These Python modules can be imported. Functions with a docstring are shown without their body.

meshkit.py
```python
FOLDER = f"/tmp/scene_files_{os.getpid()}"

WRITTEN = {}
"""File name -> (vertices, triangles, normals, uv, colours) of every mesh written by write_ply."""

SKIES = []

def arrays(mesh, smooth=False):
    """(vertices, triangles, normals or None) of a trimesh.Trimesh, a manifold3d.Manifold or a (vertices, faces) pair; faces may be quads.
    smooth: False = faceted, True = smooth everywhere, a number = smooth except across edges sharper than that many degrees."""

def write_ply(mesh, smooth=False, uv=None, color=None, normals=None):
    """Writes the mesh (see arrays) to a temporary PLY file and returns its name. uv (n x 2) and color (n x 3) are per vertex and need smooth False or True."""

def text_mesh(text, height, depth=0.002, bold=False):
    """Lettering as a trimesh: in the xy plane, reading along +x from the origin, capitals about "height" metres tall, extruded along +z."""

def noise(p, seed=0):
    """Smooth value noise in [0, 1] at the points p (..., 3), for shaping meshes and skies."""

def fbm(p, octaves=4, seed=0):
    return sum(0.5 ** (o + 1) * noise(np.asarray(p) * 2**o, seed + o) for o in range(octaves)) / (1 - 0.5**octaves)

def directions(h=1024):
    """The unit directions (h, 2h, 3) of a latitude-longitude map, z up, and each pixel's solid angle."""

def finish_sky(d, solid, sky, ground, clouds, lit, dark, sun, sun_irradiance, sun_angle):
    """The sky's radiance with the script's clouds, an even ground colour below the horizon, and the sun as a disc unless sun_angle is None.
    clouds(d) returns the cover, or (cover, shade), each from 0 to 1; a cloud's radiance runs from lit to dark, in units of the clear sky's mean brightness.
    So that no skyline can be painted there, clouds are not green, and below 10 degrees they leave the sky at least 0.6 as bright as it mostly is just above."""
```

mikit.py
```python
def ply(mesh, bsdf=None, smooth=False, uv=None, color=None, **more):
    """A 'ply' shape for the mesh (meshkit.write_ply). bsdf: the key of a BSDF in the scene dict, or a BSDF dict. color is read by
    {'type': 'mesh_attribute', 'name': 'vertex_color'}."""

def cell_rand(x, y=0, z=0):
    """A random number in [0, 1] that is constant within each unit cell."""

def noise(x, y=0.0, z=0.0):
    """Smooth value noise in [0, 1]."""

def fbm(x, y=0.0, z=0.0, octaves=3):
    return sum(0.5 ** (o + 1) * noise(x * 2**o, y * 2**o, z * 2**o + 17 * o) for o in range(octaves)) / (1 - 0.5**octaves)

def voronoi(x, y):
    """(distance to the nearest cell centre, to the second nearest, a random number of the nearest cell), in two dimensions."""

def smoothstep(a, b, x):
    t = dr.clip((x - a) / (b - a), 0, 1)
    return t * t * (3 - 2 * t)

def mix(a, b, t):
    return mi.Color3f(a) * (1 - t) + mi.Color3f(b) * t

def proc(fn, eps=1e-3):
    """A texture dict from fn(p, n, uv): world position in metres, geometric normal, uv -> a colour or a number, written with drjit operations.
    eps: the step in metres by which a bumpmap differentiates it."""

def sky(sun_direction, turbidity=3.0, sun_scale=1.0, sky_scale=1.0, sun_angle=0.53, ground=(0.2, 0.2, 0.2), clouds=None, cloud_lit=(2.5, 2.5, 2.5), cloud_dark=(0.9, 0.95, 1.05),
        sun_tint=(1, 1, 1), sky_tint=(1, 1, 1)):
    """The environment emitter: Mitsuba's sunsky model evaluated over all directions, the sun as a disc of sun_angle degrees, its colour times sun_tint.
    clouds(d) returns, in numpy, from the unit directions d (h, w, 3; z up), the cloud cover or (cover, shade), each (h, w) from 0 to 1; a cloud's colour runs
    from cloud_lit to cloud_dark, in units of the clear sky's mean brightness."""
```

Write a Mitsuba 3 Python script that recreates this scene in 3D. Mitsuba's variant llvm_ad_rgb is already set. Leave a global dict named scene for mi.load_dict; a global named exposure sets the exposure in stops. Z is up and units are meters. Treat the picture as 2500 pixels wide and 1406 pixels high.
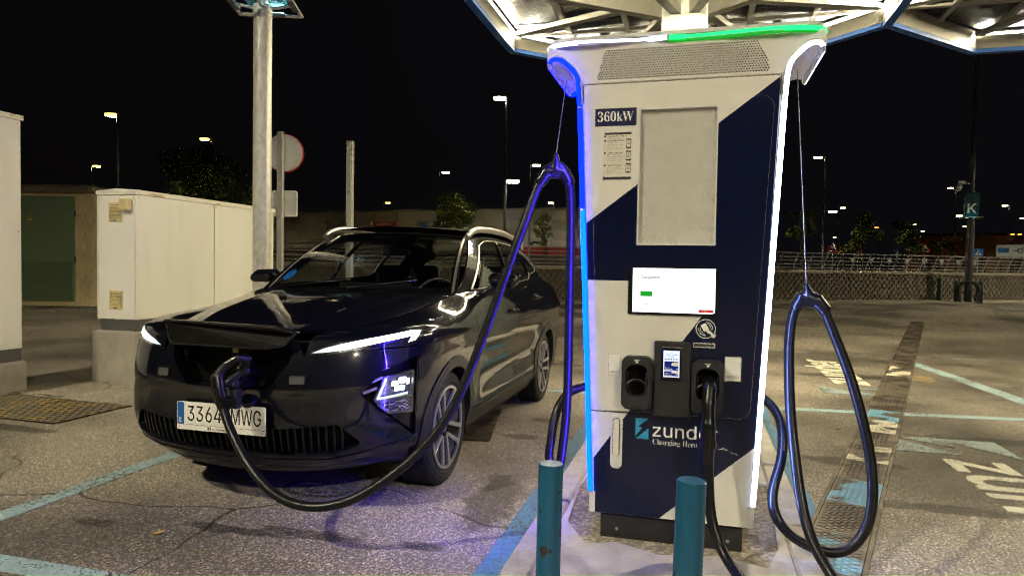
import math, random
import numpy as np, trimesh, shapely, drjit as dr, mitsuba as mi
import manifold3d as m3
from shapely.geometry import Polygon, Point, LineString, box as sbox
from shapely import affinity
from shapely.ops import unary_union
from scipy.interpolate import PchipInterpolator, CubicSpline
import mikit, meshkit
from mikit import proc, noise, fbm, voronoi, cell_rand, smoothstep, mix

random.seed(7); np.random.seed(7)
T = mi.ScalarTransform4f
scene, labels = {}, {}

# ------------------------------------------------------------------ camera, sky, exposure
EYE = np.array([0, 0, 1.30])
YAW, PITCH, ROLL = np.radians([15.1, 1.86, 0.9])
d_ = np.array([-np.sin(YAW) * np.cos(PITCH), np.cos(YAW) * np.cos(PITCH), -np.sin(PITCH)])
r_ = np.array([np.cos(YAW), np.sin(YAW), 0]); u_ = np.cross(r_, d_)
up_ = u_ * np.cos(ROLL) - r_ * np.sin(ROLL)
scene['camera'] = {'type': 'perspective', 'fov': 73.96, 'fov_axis': 'x', 'near_clip': 0.05, 'far_clip': 1500.0,
                   'to_world': T().look_at(origin=EYE.tolist(), target=(EYE + d_).tolist(), up=up_.tolist())}
scene['sky'] = {**mikit.sky((0.3, -0.9, 0.12), turbidity=3, sun_scale=0.0, sky_scale=0.022, clouds=lambda d: (np.ones(d.shape[:2]), np.clip(.5 - .55 * d[..., 0] + .35 * (meshkit.fbm(d * 3.0, 3) - .5), 0, 1)),
                            cloud_lit=(1.15, 1.1, 1.6), cloud_dark=(.78, .66, .70), sky_tint=(1, .9, 1.1)), 'sampling_weight': 0.4}
exposure = 1.65

# ------------------------------------------------------------------ naming helpers
def numbered(name):
    if name not in labels and name not in scene and not any(k.startswith(name + '__') for k in scene):
        return name
    i = 1
    while True:
        k = f'{name}_{i:03d}'
        if k not in labels and k not in scene and not any(q.startswith(k + '__') for q in scene):
            return k
        i += 1

def thing(name, label, cat, group=None, kind=None):
    key = numbered(name); labels[key] = {'label': label, 'category': cat}
    if group: labels[key]['group'] = group
    if kind: labels[key]['kind'] = kind
    return key

_cnt = {}
def part(parent, name, mesh, mat, smooth=30, label=None, kind=None, emit=None, weight=1.0, to_world=None, shape=None):
    """one entry of the scene: a part (or sub-part) of parent"""
    base = f'{parent}__{name}'; n = _cnt.get(base, 0); _cnt[base] = n + 1
    key = base if n == 0 else f'{base}_{n:03d}'
    put(key, mesh, mat, smooth, emit, weight, to_world, shape)
    if label or kind:
        labels[key] = {}
        if label: labels[key]['label'] = label
        if kind: labels[key]['kind'] = kind
    return key

def put(key, mesh, mat, smooth=30, emit=None, weight=1.0, to_world=None, shape=None):
    s = dict(shape) if shape is not None else mikit.ply(mesh, mat, smooth=smooth)
    if emit is not None:
        s['emitter'] = {'type': 'area', 'radiance': {'type': 'rgb', 'value': [float(c) for c in emit]}, 'sampling_weight': float(weight)}
    if to_world is not None: s['to_world'] = to_world
    scene[key] = s
    return key

def single(name, mesh, mat, label, cat, group=None, smooth=30, **kw):
    key = thing(name, label, cat, group); put(key, mesh, mat, smooth, **kw); return key

def structure(name, mesh, mat, label, smooth=False):
    labels[name] = {'label': label, 'kind': 'structure', 'category': 'ground'}
    put(name, mesh, mat, smooth); return name

# ------------------------------------------------------------------ mesh helpers
cat = trimesh.util.concatenate
def box(x0, x1, y0, y1, z0, z1, ch=0.0):
    if ch <= 0:
        m = trimesh.creation.box(extents=(x1 - x0, y1 - y0, z1 - z0)); m.apply_translation(((x0 + x1) / 2, (y0 + y1) / 2, (z0 + z1) / 2)); return m
    P = []
    for a, b, c in ((0, ch, ch), (ch, 0, ch), (ch, ch, 0)):
        for x in (x0 + a, x1 - a):
            for y in (y0 + b, y1 - b):
                for z in (z0 + c, z1 - c): P.append((x, y, z))
    return trimesh.convex.convex_hull(np.array(P))

def hull(P): return trimesh.convex.convex_hull(np.array(P, float))

def spline(P, n):
    P = np.asarray(P, float); t = np.r_[0, np.cumsum(np.linalg.norm(np.diff(P, axis=0), axis=1))]
    return CubicSpline(t, P)(np.linspace(0, t[-1], n)) if len(P) > 2 else P[0] + (P[1] - P[0]) * np.linspace(0, 1, n)[:, None]

def tube(P, r, n=12, caps=True, closed=False):
    P = np.asarray(P, float); N = len(P); r = np.broadcast_to(np.asarray(r, float), (N,))
    t = np.gradient(P, axis=0)
    if closed: t = np.roll(P, -1, 0) - np.roll(P, 1, 0)
    t /= np.linalg.norm(t, axis=1, keepdims=True)
    a = np.array([0, 0, 1.0]) if abs(t[0, 2]) < .9 else np.array([1.0, 0, 0])
    u = np.cross(t[0], a); u /= np.linalg.norm(u); V = []; ang = np.arange(n) / n * 2 * np.pi
    for i in range(N):
        u = u - t[i] * (u @ t[i]); u /= np.linalg.norm(u); w = np.cross(t[i], u)
        V.append(P[i] + r[i] * (np.cos(ang)[:, None] * u + np.sin(ang)[:, None] * w))
    V = np.vstack(V); F = []
    for i in range(N if closed else N - 1):
        for k in range(n):
            a0, b0 = i * n + k, i * n + (k + 1) % n; c0, d0 = ((i + 1) % N) * n + k, ((i + 1) % N) * n + (k + 1) % n
            F += [[a0, b0, d0], [a0, d0, c0]]
    if caps and not closed:
        V = np.vstack([V, P[0], P[-1]]); m0, m1 = len(V) - 2, len(V) - 1
        for k in range(n):
            F.append([m0, (k + 1) % n, k]); F.append([m1, (N - 1) * n + k, (N - 1) * n + (k + 1) % n])
    return trimesh.Trimesh(V, F, process=False)

def rod(a, b, r, n=10): return tube([a, b], r, n)

def prism(poly, depth):
    if isinstance(poly, (list, tuple, np.ndarray)): poly = Polygon(poly)
    gs = [g for g in getattr(poly, 'geoms', [poly]) if g.area > 1e-10]
    return cat([trimesh.creation.extrude_polygon(g, depth, engine='earcut') for g in gs])

def xz(mesh, y=0.0):
    """a mesh modelled in the xy plane (thickness +z) stood upright facing -y; its base plane at y, thickness towards -y"""
    m = mesh.copy(); v = m.vertices.copy()
    m.vertices = np.stack([v[:, 0], y - v[:, 2], v[:, 1]], 1); return m

def yz(mesh, x=0.0, sgn=1):
    """modelled in xy (first coord -> y, second -> z), thickness towards +x*sgn from x"""
    m = mesh.copy(); v = m.vertices.copy()
    m.vertices = np.stack([x + sgn * v[:, 2], v[:, 0], v[:, 1]], 1)
    if sgn < 0: m.faces = m.faces[:, ::-1]
    return m

def lathe(profile, n=32, axis='z'):
    m = trimesh.creation.revolve(np.array(profile, float), sections=n)
    if axis == 'x': m.vertices = m.vertices[:, [2, 0, 1]]
    if axis == 'y': m.vertices = m.vertices[:, [1, 2, 0]]
    return m

def moved(m, x=0, y=0, z=0, rz=0.0, rx=0.0, ry=0.0, s=None):
    m = m.copy()
    if s is not None: m.vertices = m.vertices * np.asarray(s)
    for a, ax in ((rx, (1, 0, 0)), (ry, (0, 1, 0)), (rz, (0, 0, 1))):
        if a: m.apply_transform(trimesh.transformations.rotation_matrix(a, ax))
    m.apply_translation((x, y, z)); return m

def rrect(x0, x1, y0, y1, r, n=6):
    return sbox(x0 + r, y0 + r, x1 - r, y1 - r).buffer(r, quad_segs=n)

def text(s, h, bold=False, depth=.0015, width=None, center=False):
    m = meshkit.text_mesh(s, h, depth, bold); b = m.bounds
    if width: m.vertices[:, 0] = (m.vertices[:, 0] - b[0, 0]) * width / (b[1, 0] - b[0, 0])
    if center: m.vertices[:, 0] -= (m.bounds[0, 0] + m.bounds[1, 0]) / 2
    return m

def smooth_solid(bones, length, it=12, lamb=.5):
    """spheres at joint pairs hulled, joined, refined and smoothed"""
    man = None
    for (a, ra), (b, rb) in bones:
        s = [m3.Manifold.sphere(r, 20).translate(tuple(map(float, p))) for p, r in ((a, ra), (b, rb))]
        h = m3.Manifold.batch_hull(s); man = h if man is None else man + h
    mm = man.refine_to_length(length).to_mesh()
    tm = trimesh.Trimesh(mm.vert_properties[:, :3], mm.tri_verts)
    trimesh.smoothing.filter_taubin(tm, lamb=lamb, nu=lamb + .03, iterations=it); return tm

def grid_patch(poly, h, fmap, flip=False, skirt=0.0, zoff=0.0):
    """a curved sheet: the polygon's interior cut by a square grid of size h, mapped by fmap(a, b) -> xyz, analytic normals, its rim turned in by skirt.
    Returns a shape dict maker's arrays (v, f, n)."""
    V, idx, F = [], {}, []
    def vid(p):
        k = (round(p[0], 5), round(p[1], 5))
        if k not in idx: idx[k] = len(V); V.append(k)
        return idx[k]
    prep = shapely.prepared.prep(poly)
    x0, y0, x1, y1 = poly.bounds
    for i in range(int(math.floor(x0 / h)), int(math.ceil(x1 / h))):
        for j in range(int(math.floor(y0 / h)), int(math.ceil(y1 / h))):
            c = sbox(i * h, j * h, (i + 1) * h, (j + 1) * h)
            if prep.contains(c):
                a, b, c_, e = vid((i * h, j * h)), vid(((i + 1) * h, j * h)), vid(((i + 1) * h, (j + 1) * h)), vid((i * h, (j + 1) * h))
                F += [[a, b, c_], [a, c_, e]]
            elif prep.intersects(c):
                for g in getattr(poly.intersection(c), 'geoms', [poly.intersection(c)]):
                    if g.geom_type != 'Polygon' or g.area < 1e-9: continue
                    if len(g.interiors) == 0 and g.convex_hull.area - g.area < 1e-9:
                        r = [vid(p) for p in list(g.exterior.coords)[:-1]]
                        if not g.exterior.is_ccw: r = r[::-1]
                        F += [[r[0], r[k], r[k + 1]] for k in range(1, len(r) - 1)]
                    else:
                        vv, ff = trimesh.creation.triangulate_polygon(g, engine='earcut')
                        for t in ff:
                            a, b, c_ = vv[t]
                            if (b[0] - a[0]) * (c_[1] - a[1]) < (b[1] - a[1]) * (c_[0] - a[0]): t = t[::-1]
                            F.append([vid(vv[q]) for q in t])
    uv = np.array(V); e = 2e-3
    P = fmap(uv[:, 0], uv[:, 1])
    du = fmap(uv[:, 0] + e, uv[:, 1]) - fmap(uv[:, 0] - e, uv[:, 1]); dv = fmap(uv[:, 0], uv[:, 1] + e) - fmap(uv[:, 0], uv[:, 1] - e)
    N = np.cross(du, dv); N /= np.maximum(np.linalg.norm(N, axis=1, keepdims=True), 1e-12)
    F = np.array(F)
    if flip: N = -N; F = F[:, ::-1]
    P = P + N * zoff
    if skirt:
        ring = {}
        for t in F:
            for a, b in ((t[0], t[1]), (t[1], t[2]), (t[2], t[0])):
                if (b, a) in ring: del ring[(b, a)]
                else: ring[(a, b)] = 1
        pv, pf, pn = [P], [F], [N]; n0 = len(P)
        q, qf, qn = [], [], []
        for a, b in ring:
            k = n0 + len(q)
            q += [P[a], P[b], P[b] - N[b] * skirt, P[a] - N[a] * skirt]
            fn = np.cross(P[b] - P[a], -N[a]); fn = -fn / max(np.linalg.norm(fn), 1e-12)
            qn += [-fn] * 4; qf += [[k, k + 3, k + 1], [k + 1, k + 3, k + 2]]
        if q:
            P = np.vstack([P, q]); F = np.vstack([F, qf]); N = np.vstack([N, qn])
    return P, F, N

def sheet(pfn, mat='car_paint'):
    """shape dict from (v, f, n) or a list of them"""
    if isinstance(pfn, list):
        o = np.cumsum([0] + [len(p[0]) for p in pfn])
        pfn = np.vstack([p[0] for p in pfn]), np.vstack([p[1] + k for p, k in zip(pfn, o)]), np.vstack([p[2] for p in pfn])
    v, f, n = pfn
    path = meshkit.write_ply((v, f), False, normals=n)
    return {'type': 'ply', 'filename': path, 'face_normals': False, 'bsdf': {'type': 'ref', 'id': mat}}
# ------------------------------------------------------------------ materials
def rgb(*c): return {'type': 'rgb', 'value': list(map(float, c))}
def princ(name, color, rough=.5, metal=0.0, spec=.5, bump=None, bscale=.001, two=True, **k):
    b = {'type': 'principled', 'base_color': color if isinstance(color, dict) else rgb(*color), 'roughness': rough if isinstance(rough, dict) else float(rough), 'metallic': float(metal), 'specular': float(spec), **k}
    if bump is not None: b = {'type': 'bumpmap', 'arbitrary': bump, 'scale': float(bscale), 'bsdf': b}
    scene[name] = {'type': 'twosided', 'bsdf': b} if two else b
princ('car_paint', (.0010, .0014, .0045), .045, 0, .5, clearcoat=.85, clearcoat_gloss=.98)
princ('dark_trim', (.010, .010, .012), .42)
princ('black_plastic', (.0035, .0035, .004), .28)
princ('void', (.0015, .0015, .002), .6, spec=.15)
princ('chrome', (.75, .76, .78), .12, 1)
princ('chrome_dark', (.22, .23, .25), .2, 1)
princ('satin_metal', (.62, .60, .56), .32, .9)
princ('reflector', (.40, .43, .45), .25, .9)
princ('alloy', (.60, .60, .63), .28, .9)
princ('rim_dark', (.02, .02, .024), .35)
princ('rim_grey', (.16, .16, .18), .4, .5)
princ('tyre', (.006, .006, .0065), .7)
princ('cabin_cloth', (.005, .005, .006), .8, spec=.2)
princ('cabin_plastic', (.02, .02, .022), .45)
princ('sticker_blue', (.01, .16, .55), .5)
princ('label_yellow', (.55, .45, .12), .5)
princ('tail_glass', (.008, .002, .002), .1)
princ('plate_white', (.72, .72, .69), .35)
princ('plate_blue', (.015, .10, .36), .35)
princ('ink_black', (.012, .012, .012), .5)
lf = lambda p, n, uv: .12 + .5 * cell_rand(p.x * 110, p.y * 60, p.z * 110)
scene['lamp_facets'] = {'type': 'twosided', 'bsdf': {'type': 'principled', 'base_color': proc(lambda p, n, uv: mix((.06, .06, .07), (.75, .76, .8), smoothstep(.35, 1., cell_rand(p.x * 110, p.y * 60, p.z * 110)))), 'roughness': .2, 'metallic': .8}}
scene['car_glass'] = {'type': 'thindielectric', 'int_ior': 1.55, 'specular_transmittance': rgb(.84, .88, .88)}
scene['clear_pane'] = {'type': 'thindielectric', 'int_ior': 1.45}
# ground
def _grain(p, k, seed=0.0):
    f1, f2, r = voronoi(p.x * k + seed, p.y * k); return r, f1
def _asph(p, n, uv):
    r, f1 = _grain(p, 105.0); r2 = cell_rand(p.x * 260, p.y * 260)
    g = mix((.026, .0238, .0205), (.146, .125, .099), r * r * smoothstep(.75, .25, f1) * .9 + .1 * r2)
    g = mix(g, (.32, .29, .25), smoothstep(.988, .995, r) * .35)
    big = fbm(p.x * .55, p.y * .55, 0.0, 3); med = fbm(p.x * 2.3 + 9, p.y * 2.3, 0.0, 3)
    k = .42 + .95 * smoothstep(.25, .75, big) * .9 + .55 * (med - .5)
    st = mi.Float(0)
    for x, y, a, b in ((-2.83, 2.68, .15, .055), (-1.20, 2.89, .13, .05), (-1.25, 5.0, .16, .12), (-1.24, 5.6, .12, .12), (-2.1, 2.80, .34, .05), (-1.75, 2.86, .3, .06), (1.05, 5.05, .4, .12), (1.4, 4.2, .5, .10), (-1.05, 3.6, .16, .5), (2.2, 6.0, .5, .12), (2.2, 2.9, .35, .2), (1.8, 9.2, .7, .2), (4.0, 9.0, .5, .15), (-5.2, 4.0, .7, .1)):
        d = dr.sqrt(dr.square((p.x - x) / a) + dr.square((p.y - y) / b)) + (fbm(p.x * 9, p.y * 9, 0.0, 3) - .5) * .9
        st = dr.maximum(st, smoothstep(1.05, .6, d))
    gx = dr.abs(p.x - 2.0 - .3 * p.y); kd = smoothstep(.34, .16, gx) * fbm(p.x * 5, p.y * 5, 0.0, 2)
    wx, wy = p.x + .25 * fbm(p.x * 3, p.y * 3, 0.0, 2), p.y + .25 * fbm(p.x * 3 + 7, p.y * 3, 0.0, 2)
    c1, c2, cr = voronoi(wx * .55, wy * .55); crack = smoothstep(.012, .002, c2 - c1) * smoothstep(.5, .58, fbm(p.x * .7 + 3, p.y * .7, 0.0, 2))
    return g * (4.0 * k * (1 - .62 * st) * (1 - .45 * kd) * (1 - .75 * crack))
def _asph_h(p, n, uv):
    r, f1 = _grain(p, 105.0); return (1 - f1) * r
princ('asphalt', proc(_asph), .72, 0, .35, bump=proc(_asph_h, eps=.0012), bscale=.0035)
def _worn(col, lo=.30, hi=.46, seed=0.0):
    def f(p, n, uv):
        r, f1 = _grain(p, 105.0); w = fbm(p.x * 3.1 + seed, p.y * 3.1, 0.0, 3) * .6 + .4 * r
        c = mi.Color3f(col) * (.72 + .40 * r)
        return mix(mix((.035, .034, .032), (.13, .122, .11), r * r), c, smoothstep(lo, hi, w))
    return f
_gb = proc(_asph_h, eps=.0012)
princ('road_blue', proc(_worn((.28, .39, .42))), .6, 0, .4, bump=_gb, bscale=.0025)
princ('road_blue_strong', proc(_worn((.07, .22, .36), .2, .4, 4.0)), .6, 0, .4, bump=_gb, bscale=.0025)
princ('road_yellow', proc(_worn((.60, .58, .47), .22, .36, 7.0)), .6, 0, .4, bump=_gb, bscale=.0025)
princ('road_faint', proc(_worn((.22, .24, .24), .45, .62, 2.0)), .65, 0, .4)
princ('road_teal', proc(_worn((.26, .33, .33), .33, .52, 11.0)), .6, 0, .4, bump=_gb, bscale=.0025)
def _conc(base, sc=1.0):
    b = np.array(base)
    def f(p, n, uv):
        a = fbm(p.x * 2.1 * sc + p.z * 1.3, p.y * 2.1 * sc, p.z * 2.1 * sc, 4); g = noise(p.x * 130, p.y * 130, p.z * 130); s = fbm(p.x * 14, p.y * 14, p.z * 6, 3)
        return mi.Color3f(b.tolist()) * (.55 + .55 * a + .22 * (g - .5) + .35 * (s - .5))
    return f
_cb = lambda p, n, uv: fbm(p.x * 60, p.y * 60, p.z * 60, 2)
princ('concrete', proc(_conc((.40, .37, .32))), .85, 0, .3, bump=proc(_cb), bscale=.002)
princ('concrete_slab', proc(_conc((.58, .545, .52), 1.6)), .8, 0, .3, bump=proc(_cb), bscale=.003)
princ('kerb_stone', proc(_conc((.54, .51, .47), .8)), .8, 0, .3)
def _rough_conc(p, n, uv):
    r, f1 = _grain(p, 45.0); return mix((.20, .175, .13), (.46, .41, .33), r * smoothstep(.8, .2, f1)) * (.6 + .8 * fbm(p.x * 5, p.y * 5, 0.0, 2))
princ('broken_concrete', proc(_rough_conc), .9, 0, .2, bump=proc(lambda p, n, uv: (1 - _grain(p, 45.0)[1])), bscale=.008)
def _rust(p, n, uv):
    a = fbm(p.x * 7, p.y * 7, p.z * 7, 4); b = noise(p.x * 90, p.y * 90, 0.0)
    return mix(mix((.19, .165, .115), (.34, .22, .08), smoothstep(.46, .70, a)), (.05, .045, .04), smoothstep(.55, .8, b) * .6)
princ('rusty_iron', proc(_rust), .65, .3, .4)
def _iron(p, n, uv):
    a = fbm(p.x * 6, p.y * 6, p.z * 6, 3); b = noise(p.x * 70, p.y * 70, 0.0); return mix((.045, .035, .03), (.17, .14, .11), smoothstep(.3, .7, a) * .8 + .2 * b)
princ('grate_iron', proc(_iron), .55, .4, .5)
def _grblue(p, n, uv):
    w = fbm(p.x * 5 + 3, p.y * 5, 0.0, 3); return mix(_iron(p, n, uv), (.15, .34, .46), smoothstep(.42, .56, w))
def _gryel(p, n, uv):
    w = fbm(p.x * 5 + 3, p.y * 5, 0.0, 3); return mix(_iron(p, n, uv), (.56, .53, .42), smoothstep(.42, .56, w))
princ('grate_blue', proc(_grblue), .55, 0, .4); princ('grate_yellow', proc(_gryel), .55, 0, .4)
# metals and paints
princ('charger_white', proc(lambda p, n, uv: mi.Color3f(.66, .64, .60) * (.93 + .10 * fbm(p.x * 6, p.y * 6, p.z * 6, 3))), .36, 0, .5)
princ('charger_edge', (.60, .60, .60), .4, 0, .5)
princ('navy_wrap', (.0035, .006, .030), .20, 0, .45, bump=proc(lambda p, n, uv: noise(p.x * 320, p.y * 320, p.z * 320), eps=.0006), bscale=.00022)
princ('navy_print', (.006, .010, .055), .4)
princ('ad_panel', proc(lambda p, n, uv: mi.Color3f(.23, .228, .205) * (.92 + .16 * fbm(p.x * 7, 0.0, p.z * 7, 4))), .10, 0, .5)
princ('dark_grey_plastic', (.018, .018, .022), .45)
princ('holster_plastic', (.022, .023, .028), .40)
princ('lens_grey', (.06, .06, .07), .3)
princ('rubber', proc(lambda p, n, uv: mi.Color3f(.0042, .0042, .005) * (.6 + .9 * fbm(p.x * 25, p.y * 25, p.z * 25, 3))), .36, 0, .4)
princ('logo_blue', (.03, .27, .52), .45)
princ('print_white', (.74, .74, .72), .5)
princ('paper', proc(lambda p, n, uv: mi.Color3f(.60, .57, .50) * (.9 + .2 * fbm(p.x * 9, 1.0, p.z * 9, 3))), .6)
princ('print_ink', (.02, .02, .028), .55)
princ('print_grey', (.28, .27, .26), .55)
def _boll(p, n, uv):
    c = smoothstep(.70, .73, fbm(p.x * 26, p.y * 26, p.z * 15, 3)); a = fbm(p.x * 8, p.y * 8, p.z * 4, 3)
    return mix(mi.Color3f(.002, .075, .155) * (.85 + .3 * a), (.02, .02, .02), c)
princ('bollard_blue', proc(_boll), .33, 0, .5, clearcoat=.4, clearcoat_gloss=.9)
princ('steel_wire', (.45, .45, .47), .35, .9)
princ('canopy_white', proc(lambda p, n, uv: mi.Color3f(.17, .164, .145) * (.9 + .2 * fbm(p.x * 3, p.y * 3, p.z * 3, 3))), .42)
princ('canopy_blue', (.012, .075, .30), .45)
princ('column_white', (.22, .24, .23), .4)
def _pv(p, n, uv):
    a = dr.abs((p.x * 6.1) - dr.floor(p.x * 6.1) - .5); b = dr.abs((p.y * 6.1) - dr.floor(p.y * 6.1) - .5); c = dr.abs(p.x * 36 - dr.floor(p.x * 36) - .5)
    ln = dr.maximum(smoothstep(.475, .488, a), smoothstep(.475, .488, b)); return mix(mix((.004, .0045, .007), (.010, .011, .015), smoothstep(.44, .49, c)), (.11, .11, .105), ln)
princ('pv_cells', proc(_pv), .35, 0, .15)
princ('cabinet_white', proc(lambda p, n, uv: mi.Color3f(.73, .725, .67) * (.90 + .16 * fbm(p.x * 1.2, p.y * 1.2, p.z * .35, 4) - .05 * smoothstep(.55, .8, fbm(p.x * 6, p.y * 6, p.z * .8, 3)))), .45)
princ('cabinet_lid', proc(lambda p, n, uv: mix((.70, .68, .58), (.42, .25, .07), smoothstep(.60, .72, fbm(p.x * 9, p.y * 9, p.z * 30, 3)) * .75)), .5)
princ('cabinet_band', (.075, .075, .075), .6)
princ('rust_streak', (.33, .20, .06), .7)
princ('vent_beige', (.58, .49, .25), .55)
princ('kiosk_green', (.19, .26, .15), .5)
princ('kiosk_render', proc(_conc((.95, .78, .47), .7)), .8)
princ('kiosk_roof', proc(_conc((.26, .21, .14), 1.0)), .85)
def _galv(p, n, uv):
    f1, f2, r = voronoi((p.x + p.y) * 26, p.z * 26); a = fbm(p.x * 3, p.y * 3, p.z * 1.2, 4)
    return mi.Color3f(.50, .49, .44) * (.70 + .22 * r + .42 * a)
princ('galvanised', proc(_galv), .46, .35, .5)
princ('galvanised_dark', (.045, .045, .05), .5, .4)
princ('sign_back', (.42, .42, .41), .5, .3)
princ('sign_white', (.72, .72, .70), .4); princ('sign_red', (.50, .02, .02), .4); princ('sign_blue', (.02, .14, .42), .4); princ('sign_teal', (.018, .07, .08), .35)
princ('fence_steel', (.44, .43, .40), .5, .3); princ('fence_dark', (.16, .155, .15), .5, .3)
princ('wall_block', proc(_conc((.24, .205, .155), .5)), .9); princ('wall_cap', proc(_conc((.40, .35, .27), .4)), .85)
for i, c in enumerate(((.50, .43, .33), (.38, .33, .25), (.62, .56, .45), (.31, .27, .21))): princ(f'cladding_{i}', c, .7)
princ('wall_gap', (.11, .093, .067), .9)
princ('facade_orange', (.30, .13, .05), .8); princ('facade_dark', (.05, .042, .05), .8)
princ('dark_soil', proc(lambda p, n, uv: mix((.035, .033, .03), (.075, .07, .06), fbm(p.x * .8, p.y * .8, 0.0, 3))), .85)
princ('lamp_post', (.20, .195, .18), .5, .3); princ('lamp_head', (.10, .10, .10), .5, .3)
princ('bark', (.06, .045, .03), .9)
for nm, c in (('leaf', (.07, .095, .026)), ('leaf_light', (.12, .13, .034)), ('leaf_dark', (.030, .042, .016))):
    scene[nm] = {'type': 'twosided', 'bsdf': {'type': 'diffuse', 'reflectance': rgb(*c)}}
princ('dry_leaf', (.34, .24, .07), .8)
princ('red_paint', (.38, .03, .025), .4)
# ------------------------------------------------------------------ ground, markings, island, drain
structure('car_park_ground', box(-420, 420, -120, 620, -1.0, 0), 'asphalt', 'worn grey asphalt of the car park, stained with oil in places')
GR = 'car_park_ground'
def flat(poly, z=0.0, t=.004):
    m = prism(poly, t); m.apply_translation((0, 0, z)); return m
def paint(name, poly, mat, **k): return part(GR, name, flat(poly, .0), mat, False, **k)
def strip(pts, w): return LineString(pts).buffer(w / 2, cap_style=2, join_style=2)
paint('parking_line', strip([(-3.35, 2.26), (-3.35, 7.1)], .125), 'road_blue')
paint('parking_line', strip([(-3.41, 2.20), (-.86, 2.20)], .12), 'road_blue')
paint('parking_line', strip([(-3.28, 6.95), (-.88, 6.95)], .12), 'road_blue')
paint('parking_line', strip([(-.815, 1.2), (-.815, 8.0)], .12), 'road_blue_strong')
paint('parking_line', strip([(.605, 1.2), (.605, 6.70)], .12), 'road_blue_strong')
paint('parking_line', Polygon([(.55, 6.70), (.55, 6.84), (3.30, 7.12), (3.30, 6.98)]), 'road_blue')
paint('parking_line', Polygon([(2.90, 11.4), (3.06, 11.4), (3.42, 7.14), (3.22, 7.13)]), 'road_blue')
paint('parking_line', Polygon([(3.24, 6.96), (3.44, 6.98), (3.75, 2.4), (3.55, 2.4)]), 'road_blue')
paint('parking_line', Polygon([(.9, 11.50), (.9, 11.62), (2.6, 11.66), (2.6, 11.54)]), 'road_faint')
paint('parking_line', Polygon([(3.2, 11.55), (3.2, 11.66), (7.5, 11.95), (7.5, 11.83)]), 'road_faint')
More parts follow.
